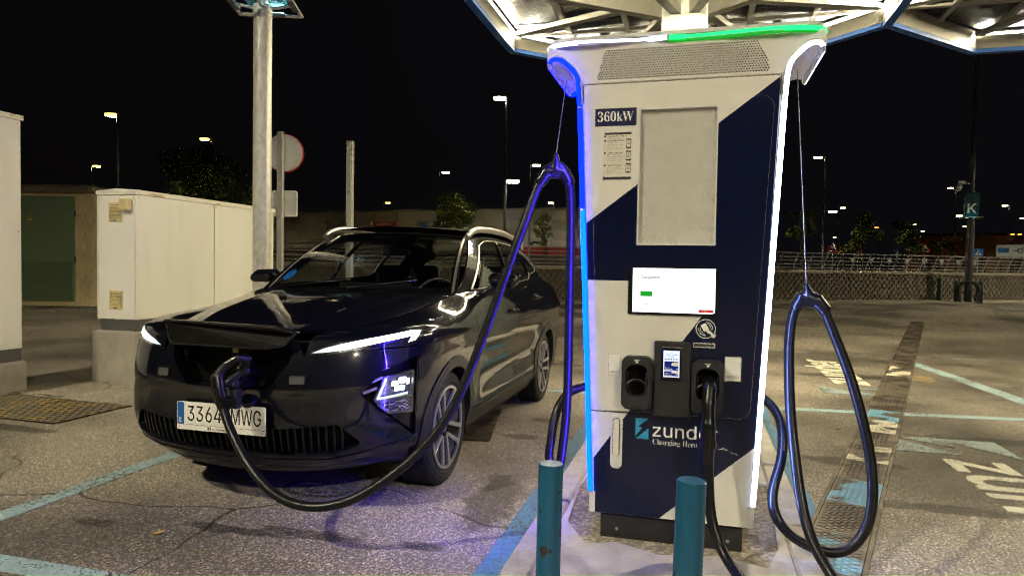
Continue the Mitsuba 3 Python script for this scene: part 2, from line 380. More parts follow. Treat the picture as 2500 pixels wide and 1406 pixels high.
for y_, x0, x1 in ((17.2, 4.2, 6.6), (16.0, -1, 3.0), (22.5, 4.0, 9.0), (24, 8, 14)): paint('faded_line', Polygon([(x0, y_), (x0, y_ + .12), (x1, y_ + .25), (x1, y_ + .13)]), 'road_faint')
LOGO = [[(0, 0), (1, 0), (.20, .41), (.55, .44), (0, .90)], [(1, .46), (1, 1), (.06, .985)]]
def ground_text(s, x0, y0, h, length, reading):
    """lettering on the ground, its base line along y from (x0, y0); reading = +1 towards +y (up is -x), -1 towards -y (up is +x)"""
    m = text(s, h, True, .004, width=length); v = m.vertices.copy()
    m.vertices = np.stack([x0 - reading * v[:, 1], y0 + reading * v[:, 0], v[:, 2]], 1); return m
part(GR, 'painted_lettering', ground_text('zunder', 1.70, 5.34, .475, 2.15, -1), 'road_yellow', False, label='pale painted word running towards the camera', kind='stuff')
part(GR, 'painted_lettering', ground_text('zunder', 1.95, 8.50, .475, 2.2, 1), 'road_yellow', False, label='pale painted word running away from the camera', kind='stuff')
paint('painted_disc', unary_union([affinity.scale(Point(-2.07, 3.46).buffer(.22), 1, .62).difference(affinity.scale(Point(-2.07, 3.46).buffer(.18), 1, .58)), sbox(-2.10, 3.38, -2.07, 3.54), affinity.scale(Point(-2.05, 3.46).buffer(.10), 1, .75).difference(affinity.scale(Point(-2.05, 3.46).buffer(.07), 1, .7))]), 'road_faint')
for x0, y0, rd in ((1.44, 5.97, -1), (2.16, 7.84, 1)):
    for pc in LOGO:
        q = []
        for a, b in pc:
            u, v = a * .48, (1 - b) * .80
            q.append((x0 + v, y0 - u) if rd < 0 else (x0 - v, y0 + u))
        paint('painted_emblem', Polygon(q).buffer(.004), 'road_teal')
# island
ISL = dict(x0=-.70, x1=.53, y0=1.2, y1=9.7, h=.14)
labels['charger_island'] = {'label': 'low kerbed concrete island carrying the charger', 'kind': 'structure', 'category': 'pavement'}
slab = sbox(ISL['x0'] + .128, ISL['y0'] + .13, ISL['x1'] - .128, ISL['y1'] - .13)
br = Polygon([(-.57, 3.55), (-.54, 3.05), (-.42, 2.82), (-.30, 2.88), (-.12, 2.80), (.12, 2.86), (.30, 2.80), (.36, 3.0), (.39, 3.5), (.40, 3.9), (-.55, 3.9)])
sm = flat(slab.difference(br), .0, .135); put('charger_island', sm, 'concrete_slab', False)
part('charger_island', 'rough_patch', flat(br, 0, .124), 'broken_concrete', False)
rng = random.Random(3)
def kerb(x0, x1, y0, y1):
    h = ISL['h'] + rng.uniform(-.004, .004)
    part('charger_island', 'kerb_stone', box(x0 + .002, x1 - .002, y0 + .004, y1 - .004, -.02, h, .012), 'kerb_stone', 20)
ys = np.arange(ISL['y0'] + .125, ISL['y1'] - .125, .99)
for a, b in zip(ys, np.r_[ys[1:], ISL['y1'] - .125]):
    kerb(ISL['x0'], ISL['x0'] + .125, a, b); kerb(ISL['x1'] - .125, ISL['x1'], a, b)
kerb(ISL['x0'], -.08, ISL['y0'], ISL['y0'] + .125); kerb(-.08, ISL['x1'], ISL['y0'], ISL['y0'] + .125)
kerb(ISL['x0'], -.08, ISL['y1'] - .125, ISL['y1']); kerb(-.08, ISL['x1'], ISL['y1'] - .125, ISL['y1'])
# drain
labels['drain_channel'] = {'label': 'slotted iron drain channel set diagonally across the parking bays', 'kind': 'structure', 'category': 'drain'}
DA, DD = np.array([.575, 3.15]), np.array([.2888, .9574]); DN = np.array([DD[1], -DD[0]]); DW = .262
dang = math.atan2(DD[1], DD[0]) - math.pi / 2
def on_drain(m, s): return moved(m, *(DA + DD * s), 0, rz=dang)
frame_ = cat([box(-DW / 2 - .018, -DW / 2, -2.4, 17.5, 0, .006), box(DW / 2, DW / 2 + .018, -2.4, 17.5, 0, .006)])
put('drain_channel', on_drain(cat([frame_, box(-DW / 2, DW / 2, -2.4, 17.5, 0, .0025)]), 0), 'void', False)
part('drain_channel', 'edge_rail', on_drain(box(-DW / 2 - .020, -DW / 2 - .001, -2.4, 17.5, 0, .0085), 0), 'grate_iron', False)
part('drain_channel', 'edge_rail', on_drain(box(DW / 2 + .001, DW / 2 + .020, -2.4, 17.5, 0, .0085), 0), 'grate_iron', False)
seg = sbox(-DW / 2 + .003, .003, DW / 2 - .003, .497); holes = []
for j in range(21):
    for i in range(-3, 4):
        cx_ = (i + (.5 if j % 2 else 0)) * .062; cy_ = .03 + j * .022
        if abs(cx_) + .026 < DW / 2 - .008:
            holes.append(Polygon([(cx_ - .026, cy_), (cx_ - .019, cy_ + .0062), (cx_ + .019, cy_ + .0062), (cx_ + .026, cy_), (cx_ + .019, cy_ - .0062), (cx_ - .019, cy_ - .0062)]))
gm = prism(seg.difference(unary_union(holes)), .006); gm.apply_translation((0, 0, .003))
gd = {m: mikit.ply(gm, m) for m in ('grate_iron', 'grate_blue', 'grate_yellow')}
for k in range(-4, 35):
    mat = 'grate_iron'
    if k in (0, 2) : mat = 'grate_blue'
    if k in (4, 6): mat = 'grate_yellow'
    if k in (5,): mat = 'grate_iron'
    if k == 7: mat = 'grate_blue'
    if k in (13, 14): mat = 'grate_yellow'
    p = DA + DD * (k * .5)
    part('drain_channel', 'grate', None, None, shape=gd[mat], to_world=T().translate([float(p[0]), float(p[1]), 0]) @ T().rotate([0, 0, 1], math.degrees(dang)))
# iron covers on the left and the small ones
def chequer(w, h, n, m):
    b, s = [box(-w / 2, w / 2, -h / 2, h / 2, 0, .007)], []
    for i in range(n):
        for j in range(m):
            x, y = -w / 2 + (i + .5 + (.25 if j % 2 else -.25)) * w / n, -h / 2 + (j + .5) * h / m
            (s if w > .3 else b).append(moved(box(-w / n * .30, w / n * .30, -h / m * .22, h / m * .22, .005, .0078), x, y, 0))
    return (cat(b), cat(s)) if s else cat(b)
for nm, x, y, w, h, lab in (('manhole_cover', -5.20, 4.57, .70, .70, 'rusty square iron cover nearest the white cabinets, right of its twin'), ('manhole_cover', -5.92, 4.60, .70, .72, 'grey-brown square iron cover at the left picture edge')):
    pl_, sl_ = chequer(w, h, 9, 13); k = single(nm, moved(pl_, x, y, 0, rz=-.03), 'rusty_iron', lab, 'manhole cover', smooth=False); part(k, 'slots', moved(sl_, x, y, 0, rz=-.03), 'void', False, kind='stuff')
    part(k, 'frame', moved(flat(sbox(-w / 2 - .02, -h / 2 - .02, w / 2 + .02, h / 2 + .02).difference(sbox(-w / 2 - .003, -h / 2 - .003, w / 2 + .003, h / 2 + .003)), 0, .006), x, y, 0, rz=-.03), 'void', False)
single('manhole_cover', moved(chequer(.52, .5, 9, 9)[0], 2.55, 9.27, 0, rz=-.2), 'rusty_iron', 'small rusty iron cover lying beside the drain', 'manhole cover', smooth=False)
single('floor_grate', moved(chequer(.22, 1.1, 5, 22), -1.66, 5.3, 0, rz=.2), 'grate_iron', 'dark iron grate in the asphalt just under the car sill', 'grate', smooth=False)
single('floor_grate', moved(chequer(.5, .5, 8, 8)[0], -1.72, 9.1, 0, rz=.3), 'grate_iron', 'dark iron grate in the asphalt beyond the rear wheel', 'grate', smooth=False)
# ------------------------------------------------------------------ solar canopies
def canopy(cx, cy, R, z, lab, lit, col_lab=True, skip_led=()):
    k0 = thing('solar_canopy', lab, 'canopy', 'octagonal solar canopies')
    P = lambda name, mesh, mat, smooth=False, **k: part(k0, name, mesh, mat, smooth, **k)
    h = R * math.tan(math.pi / 8)
    ring = [(-h, -R), (h, -R), (R, -h), (R, h), (h, R), (-h, R), (-R, h), (-R, -h)]
    for i in range(8):
        a, b = np.array(ring[i]), np.array(ring[(i + 1) % 8]); d = (b - a) / np.linalg.norm(b - a); n = np.array([d[1], -d[0]]); L = np.linalg.norm(b - a)
        ang = math.atan2(d[1], d[0]); mid = (a + b) / 2
        at = lambda m: moved(m, cx + mid[0], cy + mid[1], 0, rz=ang)
        tr = .028 * math.tan(math.pi / 8)
        P('fascia', at(box(-L / 2 + .001, L / 2 - .001, .002, .055, z, z + .245)), 'canopy_white')
        P('blue_edge', at(box(-L / 2 + .001, L / 2 - .001, -.05, .053, z - .055, z - .003)), 'canopy_blue')
        if lit and i not in skip_led:
            w2 = L / 2 - .03
            P('strip_profile', at(box(-w2, w2, .0555, .062, z + .176, z + .222)), 'canopy_white')
            q_ = trimesh.Trimesh([(-w2, .0625, z + .179), (w2, .0625, z + .179), (w2, .0625, z + .219), (-w2, .0625, z + .219)], [[0, 2, 1], [0, 3, 2]], process=False)
            P('light_strip', at(q_), 'void', emit=LED_, weight=4)
    for i in range(8):
        v = np.array(ring[i]) * .985; d = np.array([v[0], v[1]]); L = np.linalg.norm(d); ang = math.atan2(d[1], d[0])
        lo = (z - .16, z + .10) if v[1] < 0 else (z + .13, z + .16)
        bm = hull([(x, s * .06, zz) for s in (-1, 1) for x, zz in ((.2, lo[0]), (.2, z + .214), (L - .06, lo[1]), (L - .06, z + .214))])
        P('beam', moved(bm, cx, cy, 0, rz=ang), 'canopy_white')
    for x in np.linspace(-R, R, 7)[1:-1]:
        yy = R - max(0, abs(x) - h) - .06
        P('rafter', box(cx + x - .035, cx + x + .035, cy - yy, cy + yy, z + .2145, z + .262, .0), 'canopy_white')
    for y in (-R * .5, R * .5):
        xx = R - max(0, abs(y) - h) - .06
        P('purlin', box(cx - xx, cx + xx, cy + y - .03, cy + y + .03, z + .2155, z + .255), 'canopy_white')
    xs = np.linspace(-R, R, 7)
    oct_ = Polygon(ring).buffer(-.07)
    for i in range(6):
        for j in range(3):
            y0, y1 = -R + j * 2 * R / 3, -R + (j + 1) * 2 * R / 3
            g = sbox(xs[i] + .02, y0 + .02, xs[i + 1] - .02, y1 - .02).intersection(oct_)
            if g.area > .05:
                m = prism(g, .03); m.apply_translation((cx, cy, z + .266)); P('solar_panel', m, 'pv_cells')
                jx, jy = g.centroid.x, g.centroid.y
                if j == 2: P('junction_box', box(cx + jx - .05, cx + jx + .05, cy + jy - .03, cy + jy + .03, z + .242, z + .264), 'black_plastic')
    return k0
LED_ = (195, 166, 104)
c1 = canopy(-.2, 8.75, 2.5, 4.5, 'white octagonal solar canopy with a light strip, standing over the charger island', True)
ck = part(c1, 'column', box(-.2 - .27, -.2 + .27, 8.75 - .27, 8.75 + .27, .14, 4.70, .02), 'column_white', 30)
c2 = canopy(4.8, 8.75, 2.5, 4.5, 'white octagonal solar canopy joined on the right of the lit one', True, skip_led=(5,))
part(c2, 'column', box(4.8 - .27 + 4, 4.8 + .27 + 4, 8.75 - .27, 8.75 + .27, 0, 4.70, .02), 'column_white', 30) if 0 else None
# ------------------------------------------------------------------ cabinets, kiosk, posts and signs near the bay
def cabinet(x0, x1, y0, y1, zb, zt, base_h, lab, split=True, vents=False):
    k = thing('utility_cabinet', lab, 'cabinet', 'white utility cabinets')
    P = lambda name, mesh, mat, smooth=25, **q: part(k, name, mesh, mat, smooth, **q)
    P('body', box(x0 + .012, x1 - .012, y0 + .012, y1 - .012, zb, zt - .055), 'cabinet_band')
    ym = (y0 + y1) / 2
    for a, b in ((y0, ym - .004), (ym + .004, y1)) if split else ((y0, y1),):
        P('side_panel', box(x1 - .014, x1, a + .002, b - .002, zb + .002, zt - .062, .003), 'cabinet_white')
        for yy in (a + .03, b - .03):
            for zz in (zb + .03, (zb + zt) / 2, zt - .09): P('rivet', moved(lathe([(0, 0), (.007, 0), (.005, .003), (0, .004)], 8, 'x'), x1 - .001, yy, zz), 'rust_streak', 40)
    P('end_panel', box(x0 + .004, x1 - .016, y0 - .001, y0 + .013, zb + .002, zt - .062, .003), 'cabinet_white')
    P('lid', hull([(x0 - .012, y0 - .018, zt - .06), (x1 + .014, y0 - .018, zt - .06), (x0 - .012, y1 + .018, zt - .06), (x1 + .014, y1 + .018, zt - .06), (x0 - .012, y0 - .018, zt - .022), (x1 + .014, y0 - .018, zt - .012), (x0 - .012, y1 + .018, zt - .022), (x1 + .014, y1 + .018, zt - .012), ((x0 + x1) / 2, y0 - .01, zt + .006), ((x0 + x1) / 2, y1 + .01, zt + .006)]), 'cabinet_lid')
    P('band', box(x0 + .02, x1 - .006, y0 + .008, y1 - .008, base_h, zb), 'cabinet_band')
    b = box(x0 - .09, x1 + .015, y0 - .02, y1 + .05, -.05, base_h, .025)
    P('concrete_base', b, 'concrete')
    if vents:
        for zc, w, h in ((1.80, .175, .20), (.875, .17, .20)):
            xv = x0 + .235
            vk = P('vent', box(xv - w / 2, xv + w / 2, y0 - .012, y0 - .001, zc - h / 2, zc + h / 2, .004), 'vent_beige')
            for q in range(11): part(vk, 'slat', moved(box(-w / 2 + .018, w / 2 - .018, -.006, .004, -.004, .004), xv, y0 - .013, zc - h / 2 + .035 + q * .0145, rx=.6), 'vent_beige', False)
            part(vk, 'slot_shadow', box(xv - w / 2 + .016, xv + w / 2 - .016, y0 - .0126, y0 - .012, zc - h / 2 + .026, zc + h / 2 - .02), 'cabinet_band', False)
            part(vk, 'catch', box(xv - .02, xv + .02, y0 - .018, y0 - .012, zc - h / 2 + .008, zc - h / 2 + .020), 'cabinet_band', False)
        sb = P('sounder_box', box(x1 - .165, x1 - .045, y0 - .07, y0 - .001, 1.815, 1.94, .012), 'vent_beige')
        part(sb, 'sensor', moved(lathe([(0, 0), (.008, 0), (.006, .003), (0, .004)], 10, 'y'), x1 - .115, y0 - .0705, 1.895, rx=math.pi), 'rust_streak', 40)
        P('corner_strip', box(x0 - .008, x0 + .004, y0 - .006, y0 + .02, zb - .01, zt - .06), 'cabinet_lid')
        P('hinge', box(x0 - .014, x0 - .002, y0 - .014, y0 + .004, 1.28, 1.34), 'rust_streak')
    return k
cabinet(-6.16, -5.668, 5.86, 8.26, .668, 2.045, .548, 'white cabinet on a concrete base with two beige vents on its end', vents=True)
cabinet(-7.0, -6.40, 2.6, 5.20, .415, 2.70, .292, 'tall white cabinet cut off by the left picture edge', vents=False)
# transformer kiosk
def turned(m, x, y, a): return moved(m, x, y, 0, rz=a)
ka = .24
kk = thing('transformer_kiosk', 'cream transformer kiosk with a big green louvred door behind the cabinets', 'kiosk')
K = lambda name, mesh, mat, **q: part(kk, name, turned(mesh, -18.0, 14.62, ka), mat, 25, **q)
K('wall', box(-1.6, 1.93, .03, 2.6, 0, 3.10), 'kiosk_render'); K('roof', box(-1.75, 2.03, -.16, 2.75, 3.10, 3.32, .05), 'kiosk_roof')
dk = K('door', box(-.55, 1.50, -.02, .03, .12, 3.02, .006), 'kiosk_green')
for q in range(17): part(dk, 'louvre', turned(moved(box(-.98, .98, -.03, .01, -.012, .012), .475, -.03, .22 + q * .062, rx=.5), -18.0, 14.62, ka), 'kiosk_green', False)
part(dk, 'louvre_frame', turned(box(-.52, 1.47, -.028, -.02, 1.27, 1.30), -18.0, 14.62, ka), 'kiosk_green', False)
wt = Polygon([(-.09, 0), (.09, 0), (0, .16)]); part(dk, 'warning_sign', turned(moved(xz(prism(wt, .006), 0), .25, -.022, 2.35), -18.0, 14.62, ka), 'label_yellow', False)
part(dk, 'warning_bolt', turned(moved(xz(prism(Polygon([(.01, .12), (-.02, .06), (0, .06), (-.008, .02), (.022, .075), (.004, .075)]), .004), 0), .25, -.029, 2.35), -18.0, 14.62, ka), 'print_ink', False)
K('hinge', box(1.50, 1.53, -.03, .01, 2.45, 2.62), 'cabinet_band'); K('hinge', box(1.50, 1.53, -.03, .01, 1.2, 1.36), 'cabinet_band')
# sign posts with lit boxes
def lit_sign(x, y, z0, w, h, rot, rp, lab, pole_top, letter_h, hoops=False, em=(.5, 1.4, 1.5), pole_mat='galvanised', base=0.0):
    k = thing('sign_pole', lab, 'sign pole', 'poles with a lit teal letter box')
    P = lambda name, mesh, mat, smooth=35, **q: part(k, name, moved(mesh, x, y, base, rz=rot), mat, smooth, **q)
    P('pole', tube([(0, 0, z), (0, 0, z)] if 0 else [(0, 0, 0), (0, 0, z0 - .02)], rp, 28), pole_mat)
    P('upper_pole', tube([(0, 0, z0 - .03), (0, 0, pole_top)], rp * .62, 18), pole_mat if pole_mat != 'galvanised' else 'galvanised')
    P('collar', tube([(0, 0, z0 - .10), (0, 0, z0 - .02)], rp * 1.06, 28), pole_mat)
    bx = box(-w / 2, w / 2, -w / 2, w / 2, z0 + .05, z0 + .05 + h, .01)
    sk_ = P('letter_box', bx, 'sign_teal')
    for a in range(4):
        t = moved(xz(text('K', letter_h, True, .004, center=True), 0), 0, -w / 2 - .001, z0 + .12 + h * .06); t = moved(t, rz=a * math.pi / 2); part(sk_, 'letter', moved(t, x, y, base, rz=rot), 'print_white', False)
    e = w * .78
    for a in range(4):
        t = cat([rod((-e, -e, z0), (e, -e, z0), .018, 8)]); P('lamp_frame', moved(t, rz=a * math.pi / 2), 'galvanised')
        t = cat([rod((0, 0, z0 - .06), (0, -e, z0), .015, 8)]); P('lamp_arm', moved(t, rz=a * math.pi / 2), 'galvanised')
        hd = moved(box(-w * .36, w * .36, -.03, .03, z0 - .018, z0 + .012), 0, -e + .02, 0)
        lk_ = P('floodlight', moved(hd, rz=a * math.pi / 2), 'lamp_head', 20)
        t = moved(box(-w * .33, w * .33, -.022, .022, z0 + .0125, z0 + .018), 0, -e + .02, 0); part(lk_, 'lamp', moved(moved(t, rz=a * math.pi / 2), x, y, base, rz=rot), 'void', False, emit=tuple(c * 14 for c in em), weight=.1)
    if hoops:
        for a in range(4):
            P('hoop', moved(tube(spline([(-.35, -.45, 0), (-.35, -.45, .7), (-.3, -.45, .8), (.3, -.45, .8), (.35, -.45, .7), (.35, -.45, 0)], 30), .05, 8), rz=a * math.pi / 2), 'galvanised_dark')
    return k
lit_sign(-4.22, 5.957, 3.86, .40, .75, .35, .089, 'galvanised steel pole carrying a teal letter box, beside the black car', 6.5, .42)
lit_sign(11.45, 33.7, 3.70, .50, 1.0, -.22, .15, 'dark pole with a lit teal letter box standing before the retaining wall', 12.6, .40, hoops=True, pole_mat='galvanised_dark', em=(.05, .13, .13))
# round sign from behind, blank post
def post(x, y, z, w, lab, name='sign_post'):
    return single(name, cat([box(x - w / 2, x + w / 2, y - w * .3, y + w * .3, -.1, z, .008), box(x - w * .18, x + w * .18, y - w * .34, y - w * .3, 0, z - .01)]), 'fence_steel', lab, 'post', smooth=25)
rsx, rsy = -6.72, 9.98
rs = thing('traffic_sign', 'round traffic sign seen from behind with a small square plate under it', 'traffic sign')
part(rs, 'post', box(rsx - .055, rsx + .055, rsy - .03, rsy + .03, -.1, 3.47, .008), 'fence_steel', 25)
yaw_ = math.atan2(-rsx, rsy)
F2 = lambda m: moved(m, rsx, rsy + .05, 0, rz=yaw_ * .55)
part(rs, 'disc', F2(moved(xz(prism(Point(0, 0).buffer(.30, quad_segs=24), .006), 0), .03, .0, 3.12)), 'sign_back', False)
rim3 = Point(0, 0).buffer(.305, quad_segs=24).difference(Point(0, 0).buffer(.285, quad_segs=24))
part(rs, 'rim', F2(moved(xz(prism(rim3, .03), .004), .03, .0, 3.12)), 'sign_back', False); part(rs, 'face', F2(moved(xz(prism(Point(0, 0).buffer(.322, quad_segs=24), .006), 0), .03, .034, 3.12)), 'sign_red', False)
part(rs, 'plate', F2(moved(xz(prism(rrect(-.20, .20, -.21, .21, .03), .012), 0), .05, .0, 2.28)), 'sign_back', False)
part(rs, 'plate_rim', F2(moved(xz(prism(rrect(-.205, .205, -.215, .215, .03).difference(rrect(-.19, .19, -.20, .20, .03)), .03), .004), .05, .0, 2.28)), 'sign_white', False)
for z in (2.2, 2.36, 3.0, 3.25): part(rs, 'clamp', box(rsx - .065, rsx + .065, rsy - .034, rsy + .036, z - .012, z + .012), 'fence_steel', False)
wp = post(-5.74, 10.54, 3.38, .12, 'blank white steel post standing behind the car roof')
for z in (2.5, 2.62, 2.8): part(wp, 'bolt_holes', box(-5.75, -5.73, 10.49, 10.5, z, z + .012), 'void', False)
# serif letters as outlines (advance, polygons), 160 units to the em
GLYPH = {"0":[89,[[[[5,53],[6,75],[9,89],[14,100],[22,109],[33,114],[52,115],[64,111],[73,103],[79,92],[83,77],[84,45],[79,22],[75,14],[68,6],[62,2],[52,-1],[33,0],[21,6],[11,20],[7,34]],[[30,69],[31,33],[34,17],[38,11],[43,9],[48,9],[54,14],[57,23],[59,38],[59,77],[56,96],[53,102],[47,105],[43,105],[38,103],[33,93]]]]],"3":[89,[[[[5,23],[10,29],[18,31],[19,22],[26,13],[32,11],[43,11],[52,15],[57,26],[57,39],[51,49],[38,54],[23,54],[23,64],[41,65],[46,67],[51,73],[54,85],[51,100],[43,105],[34,104],[28,95],[27,81],[19,81],[11,84],[6,90],[6,99],[9,105],[19,112],[32,115],[56,114],[72,106],[78,95],[77,80],[74,74],[68,68],[55,61],[65,58],[72,54],[81,43],[82,26],[80,19],[75,11],[69,6],[54,0],[48,-1],[23,0],[13,4],[8,8],[5,13]]]]],"6":[89,[[[[7,44],[7,61],[10,79],[16,94],[28,108],[41,114],[61,115],[70,113],[79,106],[81,102],[81,95],[79,91],[73,87],[68,86],[62,86],[61,97],[56,105],[49,106],[43,104],[35,94],[30,73],[31,66],[44,71],[58,71],[66,69],[73,65],[81,55],[84,43],[83,26],[79,15],[70,5],[65,2],[54,-1],[40,-1],[28,3],[22,7],[16,14],[10,27]],[[30,53],[32,28],[36,17],[44,10],[53,11],[58,17],[61,32],[60,47],[56,57],[49,61],[43,61],[32,56]]]]],"C":[112,[[[[8,38],[6,62],[10,79],[19,94],[29,103],[41,109],[54,112],[74,111],[90,105],[95,105],[98,107],[100,112],[104,112],[104,75],[99,76],[95,87],[84,100],[72,106],[59,107],[47,102],[42,96],[37,83],[35,73],[34,63],[35,39],[37,29],[43,17],[53,9],[61,7],[71,7],[88,13],[95,18],[101,26],[103,26],[106,23],[106,21],[96,10],[90,6],[79,1],[69,-1],[47,0],[32,6],[25,11],[14,24]]]]],"H":[125,[[[[4,0],[4,4],[13,5],[16,8],[18,15],[18,93],[16,100],[13,103],[4,104],[4,108],[58,108],[57,104],[48,103],[44,98],[44,59],[81,59],[81,97],[77,103],[67,104],[67,108],[121,108],[121,104],[112,103],[108,99],[107,95],[107,14],[109,8],[112,5],[121,4],[121,0],[67,0],[67,4],[72,4],[78,6],[81,12],[80,52],[43,52],[44,11],[48,5],[58,4],[58,0]]]]],"W":[146,[[[[-4,108],[43,108],[43,104],[36,103],[33,97],[50,44],[53,38],[55,39],[71,82],[66,100],[62,103],[55,104],[55,108],[105,108],[105,104],[100,104],[94,101],[94,94],[113,40],[131,95],[130,101],[127,103],[120,104],[120,108],[149,108],[149,104],[144,103],[141,100],[137,92],[107,-2],[102,-2],[100,1],[77,69],[75,70],[73,68],[46,-2],[40,-2],[6,99],[2,103],[-4,104]]]]],"a":[82,[[[[5,22],[8,28],[19,37],[47,48],[47,65],[44,70],[38,72],[31,72],[25,69],[25,65],[29,60],[29,53],[26,49],[21,47],[15,47],[11,49],[8,54],[8,62],[16,72],[31,77],[47,77],[59,74],[66,68],[70,56],[70,12],[72,10],[78,10],[78,7],[75,4],[65,-1],[56,-1],[49,4],[47,9],[41,4],[33,0],[18,-1],[11,2],[7,6],[5,11]],[[28,25],[29,14],[34,10],[39,10],[47,16],[47,42],[36,38],[31,33]]]]],"e":[72,[[[[5,28],[5,48],[8,58],[14,67],[21,73],[32,77],[48,76],[57,71],[64,62],[67,52],[67,41],[28,40],[30,23],[34,16],[38,13],[44,11],[50,11],[58,14],[64,21],[68,19],[65,13],[54,3],[43,-1],[31,-1],[22,2],[10,14]],[[30,66],[28,47],[48,47],[48,60],[44,71],[37,72],[32,70]]]]],"g":[78,[[[[3,-19],[4,-13],[8,-9],[15,-6],[6,3],[6,13],[14,22],[22,26],[15,31],[7,40],[5,54],[8,63],[18,72],[31,76],[45,76],[55,73],[76,73],[76,64],[65,63],[69,55],[69,42],[66,36],[60,30],[52,26],[31,25],[24,19],[24,15],[30,12],[53,12],[63,10],[69,7],[73,3],[75,-2],[75,-14],[71,-22],[65,-27],[56,-31],[45,-33],[25,-33],[11,-29],[5,-24]],[[17,-17],[20,-23],[27,-26],[46,-27],[58,-24],[62,-20],[63,-15],[61,-10],[54,-8],[23,-8],[18,-13]],[[27,56],[29,35],[34,30],[41,30],[46,35],[47,61],[45,68],[43,70],[35,71],[30,68]]]]],"h":[91,[[[[4,0],[4,4],[8,4],[12,8],[12,100],[8,104],[4,104],[4,108],[35,108],[35,64],[37,64],[44,72],[56,76],[66,75],[75,68],[79,55],[79,9],[81,5],[87,4],[87,0],[48,0],[48,4],[54,5],[56,10],[56,57],[55,61],[50,64],[46,64],[41,62],[35,54],[35,10],[37,5],[43,4],[43,0]]]]],"i":[47,[[[[4,0],[4,4],[8,4],[12,8],[12,66],[11,69],[5,70],[5,74],[35,74],[35,11],[37,5],[43,4],[43,0]]],[[[12,94],[13,104],[18,109],[27,110],[33,107],[35,104],[36,95],[33,89],[30,87],[27,86],[18,87]]]]],"k":[85,[[[[4,0],[4,4],[8,4],[12,8],[12,100],[11,103],[5,104],[5,108],[35,108],[35,41],[37,41],[54,58],[58,64],[57,69],[49,70],[49,74],[82,74],[82,70],[79,70],[69,66],[54,51],[54,48],[82,8],[85,5],[90,4],[90,0],[50,0],[50,4],[55,4],[57,6],[57,9],[39,34],[35,31],[35,10],[37,5],[43,4],[43,0]]]]],"n":[91,[[[[4,0],[4,4],[8,4],[12,8],[12,65],[10,69],[4,70],[4,74],[35,74],[36,64],[42,71],[50,75],[61,76],[70,73],[75,68],[79,55],[79,9],[81,5],[87,4],[87,0],[48,0],[48,4],[54,5],[56,10],[56,57],[55,61],[50,64],[46,64],[41,62],[35,54],[35,10],[37,5],[43,4],[43,0]]]]],"o":[80,[[[[4,37],[6,52],[12,64],[22,73],[34,77],[51,76],[61,71],[68,64],[73,55],[76,38],[74,24],[68,12],[58,3],[46,-1],[29,0],[18,6],[12,12],[7,21]],[[28,54],[29,15],[33,6],[38,4],[43,4],[49,8],[52,19],[52,55],[48,69],[42,72],[38,72],[33,70],[29,61]]]]],"r":[68,[[[[4,0],[4,4],[8,4],[12,8],[12,66],[11,69],[5,70],[5,74],[35,74],[36,63],[45,73],[52,76],[60,76],[66,73],[69,67],[69,60],[65,54],[56,53],[52,55],[49,61],[44,62],[39,59],[36,52],[36,9],[38,5],[47,4],[47,0]]]]]}
def serif(s, h, depth=.0012, thin=0.0, width=None):
    x, polys = 0, []
    for c in s:
        if c == ' ': x += 44; continue
        adv, P = GLYPH[c]
        for rings in P:
            polys.append(affinity.translate(Polygon(rings[0], rings[1:]).buffer(0), x, 0))
        x += adv
    sh = unary_union(polys).buffer(-thin) if thin else unary_union(polys)
    k = h / 108.0; sh = affinity.scale(sh, k, k, origin=(0, 0)); m = prism(sh, depth); b = m.bounds; m.vertices[:, 0] -= b[0, 0]
    if width: m.vertices[:, 0] *= width / (b[1, 0] - b[0, 0])
    return m
# ------------------------------------------------------------------ the charger
XC, YF, YB = -.086, 2.932, 3.46
ch = thing('charging_station', 'tall white and navy fast charger with glowing light strips standing on the kerbed island', 'charging station')
C = lambda name, mesh, mat, smooth=30, **k: part(ch, name, mesh, mat, smooth, **k)
SIDE = [(.335, .235), (.345, .36), (.366, .80), (.388, 1.25), (.407, 1.65), (.421, 1.95), (.428, 2.05)]
ARC = [(.434, 2.09), (.446, 2.13), (.468, 2.168), (.495, 2.190), (.520, 2.197), (.540, 2.192), (.549, 2.178)]
half = SIDE + ARC + [(.560, 2.178), (.562, 2.215), (.555, 2.252)]
def sym(h): return [(XC + x, z) for x, z in h] + [(XC - x, z) for x, z in h[::-1]]
out = Polygon(sym(half))
shell = xz(prism(out, YB - YF - .0), YF); shell.vertices[:, 1] = 2 * YF - shell.vertices[:, 1]; shell.invert()
C('housing', shell, 'charger_white', 25)
top = rrect(XC - .566, XC + .566, YF - .012, YB + .01, .09, 10)
tp = flat(top, 2.268, .016); C('top_cap', tp, 'charger_edge', 30)
C('top_band', flat(top.buffer(-.012), 2.236, .034), 'charger_white', 30)
C('vent_stack', moved(lathe([(.0, 0), (.055, 0), (.055, .045), (.045, .05), (0, .05)], 28), XC - .44, 3.30, 2.284), 'charger_edge', 40)
C('plinth', box(XC - .292, XC + .298, 2.950, 3.44, .124, .228, .004), 'dark_grey_plastic', 30)
for xx in (-.22, .24): C('plinth_bolt', moved(lathe([(0, 0), (.008, 0), (.006, .003), (0, .004)], 10, 'y'), XC + xx, 2.949, .165, rx=math.pi), 'satin_metal', 40)
